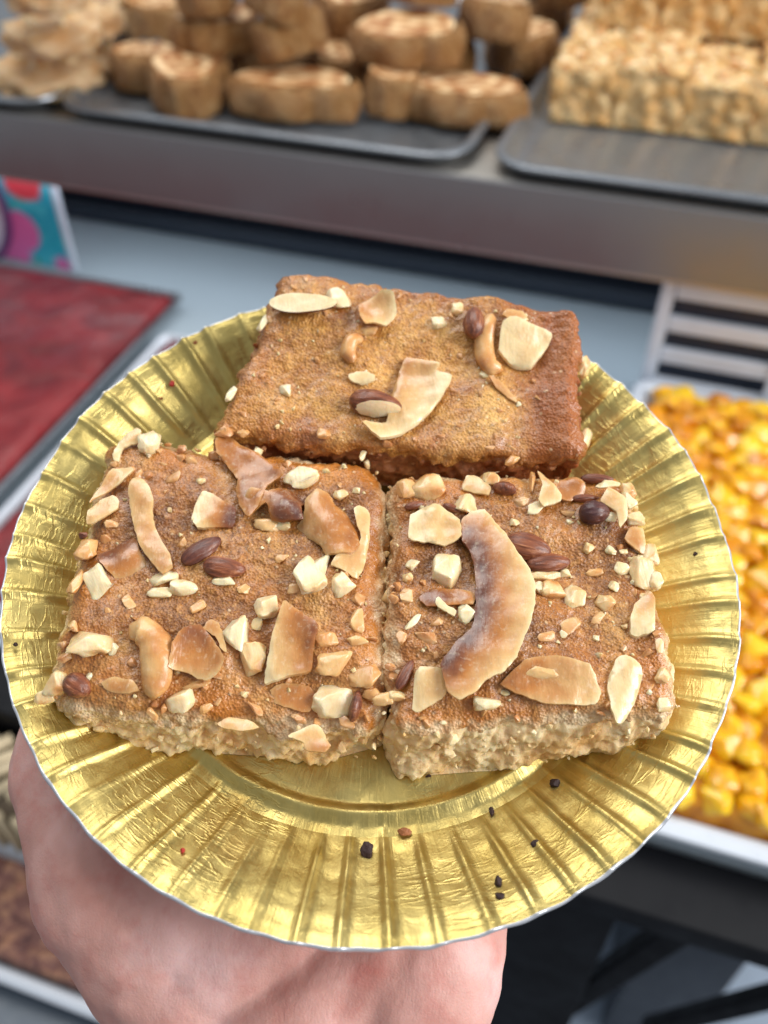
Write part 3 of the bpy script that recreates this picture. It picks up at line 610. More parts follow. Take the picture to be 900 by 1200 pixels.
flake(s, [(572,442),(588,447),(604,462),(606,468),(596,464),(580,452)], (.55,.4), lift=.0012); chunk(s, 536, 362, 14, 16, 0, toast=.1)
chunk(s, 262, 505, 24, 16, 0, M_TAN, toast=.2); chunk(s, 284, 506, 14, 12, 0, M_TAN); chunk(s, 380, 508, 16, 14, 0, M_TAN); chunk(s, 600, 538, 18, 14, 0, M_TAN)
for q in ((308,378,7,22),(270,462,8,24)): chunk(s, *q, -25, toast=-.35)
crumbs(s, 260, 90, 51, M_CRUMB_DARK)
for (px, py, w, h, dx) in ((681, 432, 16, 36, 0), (680, 514, 26, 44, 0)):  # pieces stuck low on its right flank
    ch_n[0] += 1; x, y, z = plate_hit(px, py + 8); me = hull_mesh('nut_chunk', (w * .00021, h * .00019, .006), ch_n[0], .4)
    link('nut_chunk', me, M_NUT, s.root, loc=(x - s.cen[0], y - s.cen[1], z - s.base + .003), rot=(.4, 0, -.3))

# crumbs lying on the plate
def m_burnt(name, c): return m_plain(name, c, 0.6, 0, 0.3, 800, 0.5, 900)
MB_, MR_, MO_ = m_burnt('burnt_crumb', srgb(48, 24, 22)), m_burnt('red_crumb', srgb(170, 36, 26)), m_burnt('brown_crumb', srgb(150, 90, 48))
for i, (px, py, w, h, m, lab) in enumerate([
        (430, 998, 17, 19, MB_, 'large black crumb on the near rim of the plate, below the left slice corner gap'),
        (583, 1034, 9, 13, MB_, 'upper of two dark crumbs in one flute near the front edge of the plate'),
        (585, 1049, 11, 11, MB_, 'lower of two dark crumbs in one flute near the front edge of the plate'),
        (627, 990, 15, 9, MB_, 'flat dark crumb on the plate rim, right of the pair in one flute'),
        (650, 919, 16, 9, MB_, 'dark crumb where the flutes begin, below the right slice'),
        (575, 952, 8, 11, MB_, 'small dark crumb just outside the bright ring of the plate'),
        (474, 976, 18, 10, MO_, 'brown crumb smear outside the bright ring at the front of the plate'),
        (202, 452, 9, 11, MR_, 'red speck on the far left rim of the plate'),
        (189, 470, 8, 6, MO_, 'brown speck just below the red speck on the plate rim'),
        (229, 404, 8, 7, MO_, 'brown speck on the plate rim above the red speck'),
        (20, 757, 6, 5, MB_, 'tiny black speck on the far left edge of the plate rim'),
        (813, 651, 8, 5, MB_, 'tiny dark speck on the right rim of the plate'),
        (502, 912, 9, 6, MB_, 'dark burnt bit at the foot of the right slice'),
        (215, 998, 6, 6, MR_, 'tiny red speck on the plate rim above the hand')]):
    x, y, z = plate_hit(px, py); me = hull_mesh('plate_crumb', (w * .00017, h * .00019, .0010), 700 + i, .1, 17)
    o = link('plate_crumb', me, m, None); o.matrix_world = PM @ Matrix.Translation((x, y, z + .0009)); tag(o, lab, 'crumb', 'crumbs on the gold plate')

# ------------------------------------------------------------------ hand under the plate
def build_hand():
    bm = bmesh.new()
    def ball(c, r): bmesh.ops.create_icosphere(bm, subdivisions=3, radius=1, matrix=Matrix.Translation(Vector(c) / 1000) @ Matrix.Diagonal((r[0] / 1000, r[1] / 1000, r[2] / 1000, 1)))
    def chain(P, rr, fz=1.0, fx=1.0):
        for a, b, ra, rb in zip(P[:-1], P[1:], rr[:-1], rr[1:]):
            n = max(2, int((Vector(b) - Vector(a)).length / (min(ra, rb) * 0.4)))
            for i in range(n + 1):
                t = i / n; r = ra + (rb - ra) * t; ball(Vector(a).lerp(Vector(b), t), (r * fx, r, r * fz))
    chain([(-12, -215, -78), (-13, -165, -62), (-15, -125, -50)], [29, 25, 25], 0.75, 1.0)     # forearm and wrist
    ball((-22, -58, -37), (46, 56, 17)); ball((-20, -20, -35), (42, 34, 13)); ball((-15, -95, -44), (35, 30, 19))
    ball((-47, -66, -38), (25, 34, 20)); ball((7, -66, -38), (25, 46, 18)); ball((-62, -58, -36), (19, 28, 16))
    chain([(-58, -70, -36), (-73, -44, -33), (-72, -12, -26), (-64, 14, -21)], [18, 14.5, 11, 8.5])                    # thumb
    for base, mid, tip, r in (((-46, 4, -33), (-52, 40, -29), (-50, 66, -22), 9), ((-24, 10, -33), (-25, 50, -29), (-24, 78, -21), 9.2),
                              ((-3, 8, -33), (1, 46, -29), (4, 72, -22), 8.8), ((16, -4, -33), (24, 26, -29), (30, 48, -22), 7.6)):
        chain([base, mid, tip], [r + 1.5, r, r - 1.8])
    me = bpy.data.meshes.new('tmp'); bm.to_mesh(me); bm.free(); o = bpy.data.objects.new('tmp', me); C.objects.link(o)
    m = o.modifiers.new('r', 'REMESH'); m.mode = 'VOXEL'; m.voxel_size = 0.0016
    m = o.modifiers.new('s', 'SMOOTH'); m.factor = 0.5; m.iterations = 22
    dg = bpy.context.evaluated_depsgraph_get(); me2 = bpy.data.meshes.new_from_object(o.evaluated_get(dg)); bpy.data.objects.remove(o); bpy.data.meshes.remove(me)
    me2.name = 'hand'; n = len(me2.vertices); V = np.zeros(n * 3); me2.vertices.foreach_get('co', V); V = V.reshape(-1, 3); N = np.zeros(n * 3); me2.vertices.foreach_get('normal', N); N = N.reshape(-1, 3)
    def crease(path, w, d):
        nonlocal V
        p = smooth_open([(a / 1000, b / 1000) for a, b in path], 10); dist = np.min(np.linalg.norm(V[:, None, :2] - p[None], axis=2), axis=1) if n < 60000 else None
        V = V - N * (d * np.exp(-(dist / w) ** 2) * (N[:, 2] > 0.1))[:, None]
    crease([(0, -60), (-6, -76), (-12, -83), (-20, -89), (-31, -96), (-46, -108)], .0042, .0030); crease([(-6, -76), (-12, -83), (-20, -89), (-31, -96)], .0012, .0009); crease([(-66, -54), (-63, -62), (-61, -68), (-56, -75), (-50, -80)], .0014, .0010)
    crease([(14, -60), (8, -80), (-2, -98), (-6, -108)], .0022, .0010); crease([(-42, -88), (-30, -98), (-14, -100)], .0014, .0006); crease([(-72, -66), (-64, -84), (-54, -98)], .002, .0004)
    V = V + N * (0.0006 * fbm(V * 60, 2) + 0.0004 * perlin(V * 200))[:, None]
    me2.vertices.foreach_set('co', V.ravel().astype(np.float32)); me2.update(); me2.materials.clear()
    t = NT('skin')
    c = t.ramp(t.noise(38, 4, 0.55), [(0.3, srgb(190, 132, 120)), (0.55, srgb(217, 166, 156)), (0.75, srgb(233, 192, 188))])
    c = t.mix(t.ramp(t.noise(120, 4, 0.6), [(0.5, (0, 0, 0)), (0.75, (0.5,) * 3)]), c, srgb(196, 108, 98))
    v = t.voro(1300, feature='DISTANCE_TO_EDGE'); b = t.bump(v, 0.25, 0.0003); b = t.bump(t.noise(450, 4), 0.3, 0.0006, b); b = t.bump(t.noise(160, 4, .6, .5, t.mapped((1, .35, 1))), 0.3, 0.0012, b)
    skin = t.set(col=c, rough=0.5, sss=0.25, ssr=(1.0, 0.35, 0.2), sscale=0.005, normal=b, spec=0.4)
    o = link('hand', me2, skin); o.matrix_world = PM; tag(o, 'bare hand, palm up, carrying the gold plate from below', 'hand')
build_hand()

# ------------------------------------------------------------------ counter frame: s along the counter, t away from the viewer
CU = Vector((.9496, -.3134, 0)); CV = Vector((.3134, .9496, 0)); CO = Vector((-.005, .747, 0))
CM = Matrix((CU, CV, Vector((0, 0, 1)))).transposed().to_4x4(); CM.translation = CO
def at(x, y, z):                                  # point of the level z (metres above the floor) in counter coordinates
    d = ray(x, y); p = d * ((z - CAM.z) / d.z) + CAM - CO; return p.dot(CU), p.dot(CV)
def croot(name, s_=0, t_=0, z=0, rot=0): return empty(name, CM @ Matrix.Translation((s_, t_, z)) @ Matrix.Rotation(rot, 4, 'Z'))
ZC, ZS = 0.96, 1.143
# materials of the place
M_PALE = m_plain('pale_counter_laminate', srgb(172, 186, 196), 0.22, 0, 0.06, 6)
M_BLACK = m_plain('black_painted_steel', srgb(10, 12, 18), 0.6, 0, 0.2, 20, spec=0.25)
M_DARKGLASS = m_plain('dark_back_panel', srgb(14, 19, 28), 0.3, 0, 0.15, 8)
def m_steel(name, col, rough, scale=(2, 160, 160)):
    t = NT(name); st = t.noise(3, 4, 0.6, 0, t.mapped(scale)); c = t.mix(st, tuple(x * .8 for x in col[:3]) + (1,), col)
    return t.set(col=c, metal=1.0, rough=t.ramp(st, [(0.3, (rough * .8,) * 3), (0.7, (rough * 1.25,) * 3)]), normal=t.bump(st, 0.08, 0.001))
M_STEEL = m_steel('brushed_steel', srgb(196, 192, 186), 0.48)
M_LIP = m_plain('satin_steel_lip', srgb(132, 133, 136), 0.34, 0.5, 0.08, 12)
M_TRAY = m_plain('grey_tray_metal', srgb(150, 156, 164), 0.32, 0.75, 0.12, 25)
M_WTRAY = m_plain('pale_enamel_tray', srgb(206, 214, 226), 0.3, 0.1, 0.06, 20)

fl = bpy.data.meshes.new('floor'); fl.from_pydata([(-2, -1.5, 0), (2.5, -1.5, 0), (2.5, 2.5, 0), (-2, 2.5, 0)], [], [(0, 1, 2, 3)])
tag(link('floor', fl, m_plain('grey_floor', srgb(120, 130, 145), 0.5, 0, 0.15, 5)), kind='structure')
ct = croot('display_counter'); tag(ct, 'display counter with pale top and black frame under the lower trays', 'counter')
boxobj('counter_top', -0.9, 0.85, -0.432, 0.152, ZC - 0.03, ZC, M_PALE, ct)
boxobj('front_beam', -0.9, 0.85, -0.476, -0.434, ZC - 0.024, ZC - 0.004, M_BLACK, ct, .003)
boxobj('back_panel', -0.9, 0.85, 0.156, 0.17, ZC - 0.03, 1.10, M_DARKGLASS, ct)
boxobj('back_rail', -0.9, 0.85, 0.13, 0.152, ZC + 0.004, ZC + 0.022, m_plain('dark_rail', srgb(30, 38, 50), 0.4), ct, .003)
boxobj('side_panel', -0.25, 0.300, -0.472, -0.458, 0.06, ZC - 0.026, M_BLACK, ct)
for s_ in (-0.88, 0.80): boxobj('leg', s_, s_ + .04, -0.475, -0.435, 0, ZC - 0.026, M_BLACK, ct)
boxobj('lower_shelf', -0.9, 0.85, -0.45, 0.15, 0.23, 0.25, m_plain('lower_shelf_grey', srgb(176, 192, 212), 0.3), ct)
def brace(a, b, w):
    a, b = Vector(a), Vector(b); br = bmesh.new(); box(br, -w, w, -w, w, -(b - a).length / 2, (b - a).length / 2, .002)
    o = link('brace', br, M_BLACK, ct, loc=(a + b) / 2); o.rotation_euler = (b - a).to_track_quat('Z', 'Y').to_euler(); sharp(o.data)
brace((.338, -.462, .936), (.262, -.45, .58), .0075); brace((.43, -.46, .935), (.36, -.44, .70), .006)
o = boxobj('storage_box', -.045, .045, -.09, .09, 0, .35, m_plain('dark_storage_box', srgb(40, 46, 58), 0.35, 0, .2, 30), None, .004); o.matrix_world = CM @ Matrix.Translation((.424, -.21, .2505)); tag(o, 'dark box standing on the shelf under the counter', 'box')
# lower step in front, left
st = croot('step_stand'); tag(st, 'low dark step stand in front of the counter, half hidden by the hand', 'stand')
boxobj('stand_top', -0.75, 0.10, -0.82, -0.486, 0.835, 0.855, m_plain('slate_stand', srgb(82, 92, 104), 0.4), st)
for s_ in (-0.73, 0.06):
    for t_ in (-0.80, -0.52): boxobj('leg', s_, s_ + .02, t_, t_ + .02, 0, 0.833, M_BLACK, st)

# steel shelf
sh = croot('steel_shelf'); tag(sh, 'brushed steel pastry shelf above the counter', 'shelf')
boxobj('shelf_plate', -0.95, 0.9, -0.012, 0.66, ZS - 0.012, ZS, M_STEEL, sh)
boxobj('front_lip', -0.95, 0.9, -0.020, -0.0145, ZS - 0.060, ZS + 0.001, M_LIP, sh, .0022)
boxobj('lip_return', -0.95, 0.9, -0.014, 0.006, ZS - 0.066, ZS - 0.062, M_STEEL, sh, .001)
for s_ in (-0.9, 0.84):
    boxobj('bracket', s_, s_ + .03, 0.35, 0.39, ZC, ZS - 0.013, M_BLACK, sh)

def tray_mesh(sx, sy, h, rad, lip, flare=0.006):
    # rounded rectangular dish with rolled rim, centre at the origin, z from 0
    def rr(ex, z, n=6):
        out = []; hx, hy = sx / 2 + ex, sy / 2 + ex; r = max(0.002, rad + ex)
        for cx, cy, a0 in ((hx - r, hy - r, 0), (-hx + r, hy - r, 90), (-hx + r, -hy + r, 180), (hx - r, -hy + r, 270)):
            for i in range(n + 1): a = R(a0 + 90 * i / n); out.append((cx + r * math.cos(a), cy + r * math.sin(a), z))
        return out
    rings = [rr(-flare - .004, .0015), rr(-flare, .0035), rr(-.001, h - .002), rr(0.0, h), rr(lip * .5, h + .0015), rr(lip, h), rr(lip + .0006, h - .002), rr(lip - .001, h - .003), rr(0.0025, h - .003), rr(-flare + .0015, .001), rr(-flare - .004, 0)]
    n = len(rings[0]); V = [p for q in rings for p in q]
    F = [[i * n + j, i * n + (j + 1) % n, (i + 1) * n + (j + 1) % n, (i + 1) * n + j] for i in range(len(rings) - 1) for j in range(n)]
    F = [f[::-1] for f in F]; F += [list(range(n)), list(range((len(rings) - 1) * n, len(rings) * n))[::-1]]
    me = pymesh('tray', V, F); bm = bmesh.new(); bm.from_mesh(me); bmesh.ops.recalc_face_normals(bm, faces=bm.faces); bm.to_mesh(me); bm.free(); sharp(me, 50); return me
def tray(s0, s1, t0, t1, z, h, mat, label, rad=0.03, lip=0.008, group=None):
    o = link('tray', tray_mesh(s1 - s0, t1 - t0, h, rad, lip), mat); o.matrix_world = CM @ Matrix.Translation(((s0 + s1) / 2, (t0 + t1) / 2, z)); tag(o, label, 'tray', group); return o
G1, G2 = 'metal trays on the steel shelf', 'trays on the counter'
tray(-0.80, -0.318, -0.012, 0.42, ZS + .001, .013, M_TRAY, 'grey metal tray of pale nut cookies in the upper left corner', group=G1)
tray(-0.298, 0.070, -0.010, 0.46, ZS + .001, .013, M_TRAY, 'grey metal tray of brown rolled pastries on the steel shelf', group=G1)
tray(0.104, 0.55, -0.010, 0.46, ZS + .001, .013, M_TRAY, 'grey metal tray of nut bars with a bare front on the steel shelf', group=G1)

# rolled pastries
def m_roll():
    t = NT('rolled_pastry_side'); st = t.noise(4.0, 5, 0.7, 0.5, t.mapped((1, 1, 0.8)))
    c = t.ramp(st, [(0.3, srgb(172, 110, 58)), (0.5, srgb(220, 158, 94)), (0.7, srgb(244, 202, 142))]); c = t.mix(t.ramp(t.noise(3, 3), [(.45, (0, 0, 0)), (.7, (.5,) * 3)]), c, srgb(228, 176, 118))
    return t.set(col=c, rough=0.4, normal=t.bump(t.noise(9, 5, .7), .8, .1))
def m_fill():
    t = NT('rolled_pastry_top'); n = t.noise(6, 4, .6)
    c = t.ramp(t.attr('toast'), [(.15, srgb(168, 110, 66)), (.45, srgb(210, 164, 114)), (.75, srgb(246, 216, 170))]); c = t.mix(t.ramp(n, [(.5, (0, 0, 0)), (.7, (.5,) * 3)]), c, srgb(156, 104, 66))
    return t.set(col=c, rough=.45, normal=t.bump(n, .5, .003))
MRS, MRT = m_roll(), m_fill()
def roll_meshes(v):
    rng = np.random.RandomState(60 + v); m = 56; th = np.arange(m) / m * 2 * math.pi
    ph = rng.uniform(0, 6.28, 4); rad = 1 + .07 * np.sin(2 * th + ph[0]) + .05 * np.sin(3 * th + ph[1]) - .16 * np.exp(-((np.angle(np.exp(1j * (th - ph[2])))) / .22) ** 2)
    x = np.cos(th) * rad; y = np.sin(th) * rad * rng.uniform(.78, .9)
    rings = [(.93, 0), (1.0, .06), (1.02, .3), (1.015, .6), (.985, .80), (.94, .93), (.87, .985)]
    V = []; F = []
    for q_, (k, z) in enumerate(rings):
        pert = 1 + .13 * perlin(np.stack([x * 2.4, y * 2.4, 0 * x + z * 1.5 + v * 9], 1)) + .05 * perlin(np.stack([x * 9, y * 9, 0 * x + z * 1.2 + v], 1)) + .03 * perlin(np.stack([x * 16, y * 16, 0 * x + z * 5 + v], 1)); V += list(np.stack([x * k * pert, y * k * pert, 0 * x + z], 1))
    for i in range(len(rings) - 1): F += [[i * m + j, i * m + (j + 1) % m, (i + 1) * m + (j + 1) % m, (i + 1) * m + j] for j in range(m)]
    F.append(list(range(m))[::-1]); side = pymesh('pastry_wrap', V, F)
    ks = np.linspace(.87, .03, 16); V2 = []; tv = []
    for k in ks:
        sp = .5 + .5 * np.sin(2 * math.pi * (k * 2.6) + th); P = np.stack([x * k, y * k, 0 * x], 1)
        V2 += list(np.stack([x * k, y * k, .985 + .018 * sp * (k < .9) - .03 * (1 - k) + .03 * perlin(P * 4 + v)], 1)); tv += list(sp * .4 + .2 + .7 * perlin(P * 4 + 3 + v))
    F2 = [[i * m + j, i * m + (j + 1) % m, (i + 1) * m + (j + 1) % m, (i + 1) * m + j] for i in range(15) for j in range(m)] + [list(range(15 * m, 16 * m))]
    top = pymesh('spiral_top', V2, F2); fattr(top, 'toast', np.clip(tv, 0, 1)); side.materials.append(MRS); top.materials.append(MRT); return side, top
RV = [roll_meshes(v) for v in range(4)]
ZT = ZS + .0045
def roll(px, py, w, lay, label, i, rot=None, el=0.86):
    z = ZT + .035 * lay + (.003 if lay else .0012); s_, t_ = at(px, py, z); d = (CO + CU * s_ + CV * t_ + Vector((0, 0, z)) - CAM).dot(FW); a = w / FPX * d / 2 * 1.06
    r = croot('rolled_pastry', s_, t_ + a * .86, z); rot = (i * 47) % 360 if rot is None else rot
    r.matrix_world = r.matrix_world @ Matrix.Rotation(R(rot), 4, 'Z') @ Matrix.Rotation(R([-10, 14, -6, 18, 9][i % 5] * (1 if lay else .35)), 4, 'X'); tag(r, label, 'pastry', 'brown rolled pastries on the middle tray')
    A, B = RV[i % 4]
    for me, nm in ((A, 'pastry_wrap'), (B, 'spiral_top')):
        o = bpy.data.objects.new(nm, me); C.objects.link(o); o.parent = r; o.scale = (a, a * el / .86, .033 * [1, 1.1, .9, 1.04, .86][i % 5])
    for me in (A, B): me.polygons.foreach_set('use_smooth', [True] * len(me.polygons))
for i, (px, py, w, lay, lab, el) in enumerate([
        (158, 113, 84, 0, 'brown rolled pastry at the left end of the front row on the middle tray', .86),
        (206, 136, 96, 0, 'brown rolled pastry second from the left in the front row, low and round', .86),
        (322, 154, 146, 0, 'widest brown rolled pastry, in the middle of the front row', .62),
        (446, 142, 76, 0, 'small brown rolled pastry fourth along the front row, half behind the corner one', .86),
        (533, 158, 128, 0, 'brown rolled pastry at the front right corner of the middle tray', .8),
        (392, 112, 80, 0, 'brown rolled pastry in the bottom layer behind the widest one', .86),
        (600, 92, 96, 0, 'brown rolled pastry at the right rim of its tray, behind the corner one', .86),
        (262, 92, 90, 0, 'brown rolled pastry in the bottom layer beneath the left of the pile', .86),
        (490, 100, 90, 0, 'brown rolled pastry in the bottom layer beneath the right of the pile', .86),
        (625, 40, 80, 0, 'brown rolled pastry far back along the right rim of its tray', .86),
        (330, 88, 90, 0, 'brown rolled pastry in the bottom layer under the second stacked one', .86),
        (165, 55, 80, 0, 'brown rolled pastry at the back left of the middle tray beside the cookies', .86),
        (240, 67, 92, 1, 'stacked brown rolled pastry, leftmost in the second layer', .86),
        (326, 77, 92, 1, 'stacked brown rolled pastry, second from the left in the second layer', .86),
        (462, 82, 122, 1, 'wide stacked brown rolled pastry, third along the second layer', .7),
        (566, 57, 88, 1, 'stacked brown rolled pastry, rightmost in the second layer', .86),
        (395, 42, 80, 1, 'stacked brown rolled pastry in the gap behind the wide one', .86),
        (232, 22, 72, 1.95, 'brown rolled pastry topmost of the pile on the left', .86),
        (306, 28, 76, 1.95, 'brown rolled pastry topmost of the pile near the middle', .86),
        (480, 14, 90, 1.95, 'brown rolled pastry at the top of the pile on the right', .8),
        (650, 8, 70, 1, 'stacked brown rolled pastry in the far right corner of its tray', .86)]):
    roll(px, py, w, lay, lab, i, 0 if el < .8 else None, el)

# pale nut cookies
M_COOK = m_crumb('pale_cookie', srgb(206, 164, 112), srgb(236, 202, 154), srgb(250, 234, 202), srgb(214, 158, 96))
def cookie_mesh(v):
    rng = np.random.RandomState(80 + v); bm = bmesh.new(); bmesh.ops.create_icosphere(bm, subdivisions=4, radius=1); me = bpy.data.meshes.new('cookie'); bm.to_mesh(me); bm.free()
    V = np.array([q.co[:] for q in me.vertices]); a, _ = worley(V * 2.2 + v * 7); V = V * (1 + .30 * (.5 - a) + .12 * perlin(V * 3 + v))[:, None]; V[:, 2] = np.sign(V[:, 2]) * np.abs(V[:, 2]) ** .6 * .5 + .45
    V[:, 2] = np.maximum(V[:, 2], 0); me.vertices.foreach_set('co', V.ravel().astype(np.float32)); me.update(); fattr(me, 'caramel_and_shade', np.clip((a - .42) * 2.2, 0, 1)); return me  # crevices between the lumps coloured darker, shade painted in
CKM = [cookie_mesh(v) for v in range(3)]
def cookie(px, py, w, z, label, i, flat=1.0, nut=False):
    s_, t_ = at(px, py, z); d = (CO + CU * s_ + CV * t_ + Vector((0, 0, z)) - CAM).dot(FW); a = w / FPX * d / 2
    r = croot('nut_cookie', s_, t_ + a * .9, z, i * 1.3); tag(r, label, 'cookie', 'pale nut cookies on the left tray')
    o = link('cookie_body', CKM[i % 3], M_COOK, r); o.scale = (a * 1.16, a * 1.16, .031 * flat)
    for q in range(5):
        an = q * 1.256 + i; me = hull_mesh('nut_chunk', (a * .5, a * .42, a * .3), 300 + i * 9 + q, .4); link('nut_chunk', me, M_ALM if (nut and q < 2) else M_NUT, r, loc=(math.cos(an) * a * .5, math.sin(an) * a * .5, a * 0 + .027 * flat))
for i, (px, py, w, dz, lab, fl_, nut) in enumerate([
        (30, 118, 118, 0, 'pale cookie at the front of the left tray, bottom of its stack', .9, False),
        (105, 96, 66, 0, 'small pale cookie next to the brown rolls, at the tray corner', .9, False),
        (40, 72, 100, .042, 'pale cookie second up in the stack at the left edge', .9, False),
        (98, 50, 62, .034, 'pale cookie with dark almond bits behind the front stack', 1, True),
        (38, 22, 84, .084, 'pale cookie at the top of the stack at the left edge', .9, False),
        (140, 40, 70, 0, 'pale cookie lying at the back right of the left tray', .9, False),
        (120, 12, 60, .03, 'pale cookie highest up, beside the far end of the brown rolls', .9, False),
        (165, 8, 60, 0, 'pale cookie farthest back on the left tray', .9, False)]):
    cookie(px, py, w, ZT + dz, lab, i, fl_, nut)

# nut bars
M_BAR = m_crumb('nut_bar_crumb', srgb(176, 136, 84), srgb(214, 178, 122), srgb(238, 212, 162), srgb(208, 150, 70))
def bar_mesh(v, sx=.056, sy=.075, sz=.044):
    bm = bmesh.new(); bmesh.ops.create_cube(bm, size=1); bmesh.ops.subdivide_edges(bm, edges=bm.edges[:], cuts=19, use_grid_fill=True)
    me = bpy.data.meshes.new('bar_body'); bm.to_mesh(me); bm.free(); V = np.array([q.co[:] for q in me.vertices]); S = np.array([sx, sy, sz]); V = V * S
    N = V / (S / 2); N = N * (np.abs(N) > .985); N /= np.maximum(np.linalg.norm(N, axis=1), 1e-6)[:, None]; a, _ = worley(V * 62 + v * 5); b, _ = worley(V * 150 + v)
    d = .011 * (.45 - a) + .003 * (.5 - b); d[V[:, 2] < -sz * .49] = 0; V = V + N * d[:, None]; V[:, 2] += sz / 2; me.vertices.foreach_set('co', V.ravel().astype(np.float32)); me.update(); fattr(me, 'caramel_and_shade', np.clip(.5 * perlin(V * 60 + 8), 0, 1))
    rng = np.random.RandomState(v); Vs, Fs, off, tv = [], [], 0, []
    for q in range(26):
        h = hull_mesh('tmp', (rng.uniform(.008, .016), rng.uniform(.007, .012), .007), 400 + v * 40 + q, .3, 12); A = np.array([p.co[:] for p in h.vertices]); an = rng.uniform(0, 6.28); ca, sa = math.cos(an), math.sin(an)
        A = np.stack([A[:, 0] * ca - A[:, 1] * sa, A[:, 0] * sa + A[:, 1] * ca, A[:, 2]], 1) + np.array([rng.uniform(-.45, .45) * sx, rng.uniform(-.45, .45) * sy, sz + .0005])
        Fs += [[i + off for i in p.vertices] for p in h.polygons]; Vs.append(A); off += len(A); tv += [rng.uniform(0, .7)] * len(A); bpy.data.meshes.remove(h)
    m2 = pymesh('nut_topping', np.concatenate(Vs), Fs); fattr(m2, 'toast', tv); me.materials.append(M_BAR); m2.materials.append(M_NUT); return me, m2
BV = [bar_mesh(v) for v in range(3)]
def bar(s_, t_, z, label, i):
    r = croot('nut_bar', s_, t_, z, random.uniform(-.09, .09)); tag(r, label, 'nut bar', 'nut bars on the right tray')
    for me, nm in zip(BV[i % 3], ('bar_body', 'nut_topping')):
        o = bpy.data.objects.new(nm, me); C.objects.link(o); o.parent = r; o.scale = (1.02, 1, [1, 1.08, .93, 1.04, .97][i % 5])
        if nm == 'nut_topping': o['kind'] = 'stuff'
        me.polygons.foreach_set('use_smooth', [nm == 'bar_body'] * len(me.polygons))
k = 0; ordn = ['first', 'second', 'third', 'fourth', 'fifth', 'sixth', 'seventh']
for row, (t_, nrow, nm) in enumerate(((.152, 7, 'front row'), (.230, 7, 'second row'), (.308, 7, 'third row'))):
    for i in range(5 if row == 0 else 5):
        bar(.148 + i * .0575 + random.uniform(-.001, .001), t_ + random.uniform(-.004, .004) - .0 * i, ZT, f'{ordn[i]} nut bar from the left in the {nm} of the bottom layer', k); k += 1
for i in range(5):
    bar(.170 + i * .0575, .262, ZT + .0475, f'{ordn[i]} nut bar from the left in the layer stacked on top', k); k += 1
for i, (px, py, k_) in enumerate(((727, 142, .014), (895, 158, .014), (738, 124, .009), (700, 132, .007))):
    s_, t_ = at(px, py, ZT); o = link('fallen_nut', hull_mesh('fallen_nut', (k_, k_ * .8, k_ * .6), 560 + i, .3), M_NUT); o.matrix_world = CM @ Matrix.Translation((s_, t_, ZT + k_ * .28))
    tag(o, ['pale nut fallen on the bare tray below the left nut bars', 'pale nut fallen at the far right foot of the nut bars', 'tan nut leaning against the second nut bar', 'small nut crumb on the tray by the first nut bar'][i], 'nut', 'nuts fallen from the bars')

# lower trays: red glazed slabs and fruit cake
def m_red():
    t = NT('red_glaze'); n = t.noise(14, 5, .65, 1.2); f = t.noise(160, 4)
    c = t.ramp(n, [(.3, srgb(80, 10, 18)), (.55, srgb(128, 22, 30)), (.75, srgb(150, 40, 46))])
    return t.set(col=c, rough=t.ramp(n, [(.4, (.28,) * 3), (.65, (.55,) * 3)]), normal=t.bump(t.noise(35, 5, .7), .5, .010), coat=.25, coatr=.2, sss=.1, ssr=(1, .2, .2), sscale=.004)
M_RED = m_red()
def slab(name, s0, s1, t0, t1, z, h, mat, label, cat, n=70, amp=.002, sc_=30):
    a, b = np.meshgrid(np.linspace(0, 1, n), np.linspace(0, 1, n), indexing='ij'); e = np.minimum.reduce([a, 1 - a, b, 1 - b]); X = (a - .5) * (s1 - s0); Y = (b - .5) * (t1 - t0)
    P = np.stack([X.ravel(), Y.ravel(), 0 * X.ravel() + s0], 1); Z = h * np.clip(e * 60, 0, 1).ravel() ** .5 + amp * fbm(P * sc_, 4) * np.clip(e * 30, 0, 1).ravel(); V = np.stack([P[:, 0], P[:, 1], Z], 1)
    F = [[i * n + j, (i + 1) * n + j, (i + 1) * n + j + 1, i * n + j + 1] for i in range(n - 1) for j in range(n - 1)]
    ed = [i * n for i in range(n)] + [(n - 1) * n + j for j in range(1, n)] + [i * n + n - 1 for i in range(n - 2, -1, -1)] + [j for j in range(n - 2, 0, -1)]
    F.append(ed[::-1]); me = pymesh(name, V, F); o = link(name, me, mat); o.matrix_world = CM @ Matrix.Translation(((s0 + s1) / 2, (t0 + t1) / 2, z)); tag(o, label, cat); return o
tray(-.64, -.212, -.41, -.004, ZC + .001, .014, M_TRAY, 'metal tray holding the red glazed slab at the left of the plate', .006, .003, G2)
slab('red_glazed_cake', -.637, -.215, -.407, -.007, ZC + .006, .012, M_RED, 'dark red glazed cake slab filling the tray left of the plate', 'cake')
tray(-.190, .232, -.41, -.075, ZC + .001, .014, M_WTRAY, 'pale tray of red cake almost hidden behind the gold plate', .006, .005, G2)
slab('red_glazed_cake', -.187, .229, -.407, -.078, ZC + .006, .012, M_RED, 'dark red cake slab almost hidden behind the gold plate', 'cake')
tray(.258, .48, -.428, -.022, ZC + .001, .020, M_WTRAY, 'pale deep tray of yellow fruit cake at the right', .008, .012, G2)
def m_fruit(name, c1, c2, c3):
    t = NT(name); n = t.noise(70, 3); c = t.ramp(t.math('ADD', n, t.math('MULTIPLY', t.math('SUBTRACT', t.rand(), .5), .5)), [(.3, c1), (.5, c2), (.72, c3)])
    return t.set(col=c, rough=.25, coat=.6, coatr=.08, sss=.3, ssr=(1, .5, .1), sscale=.006, normal=t.bump(t.noise(120, 3), .3, .003))
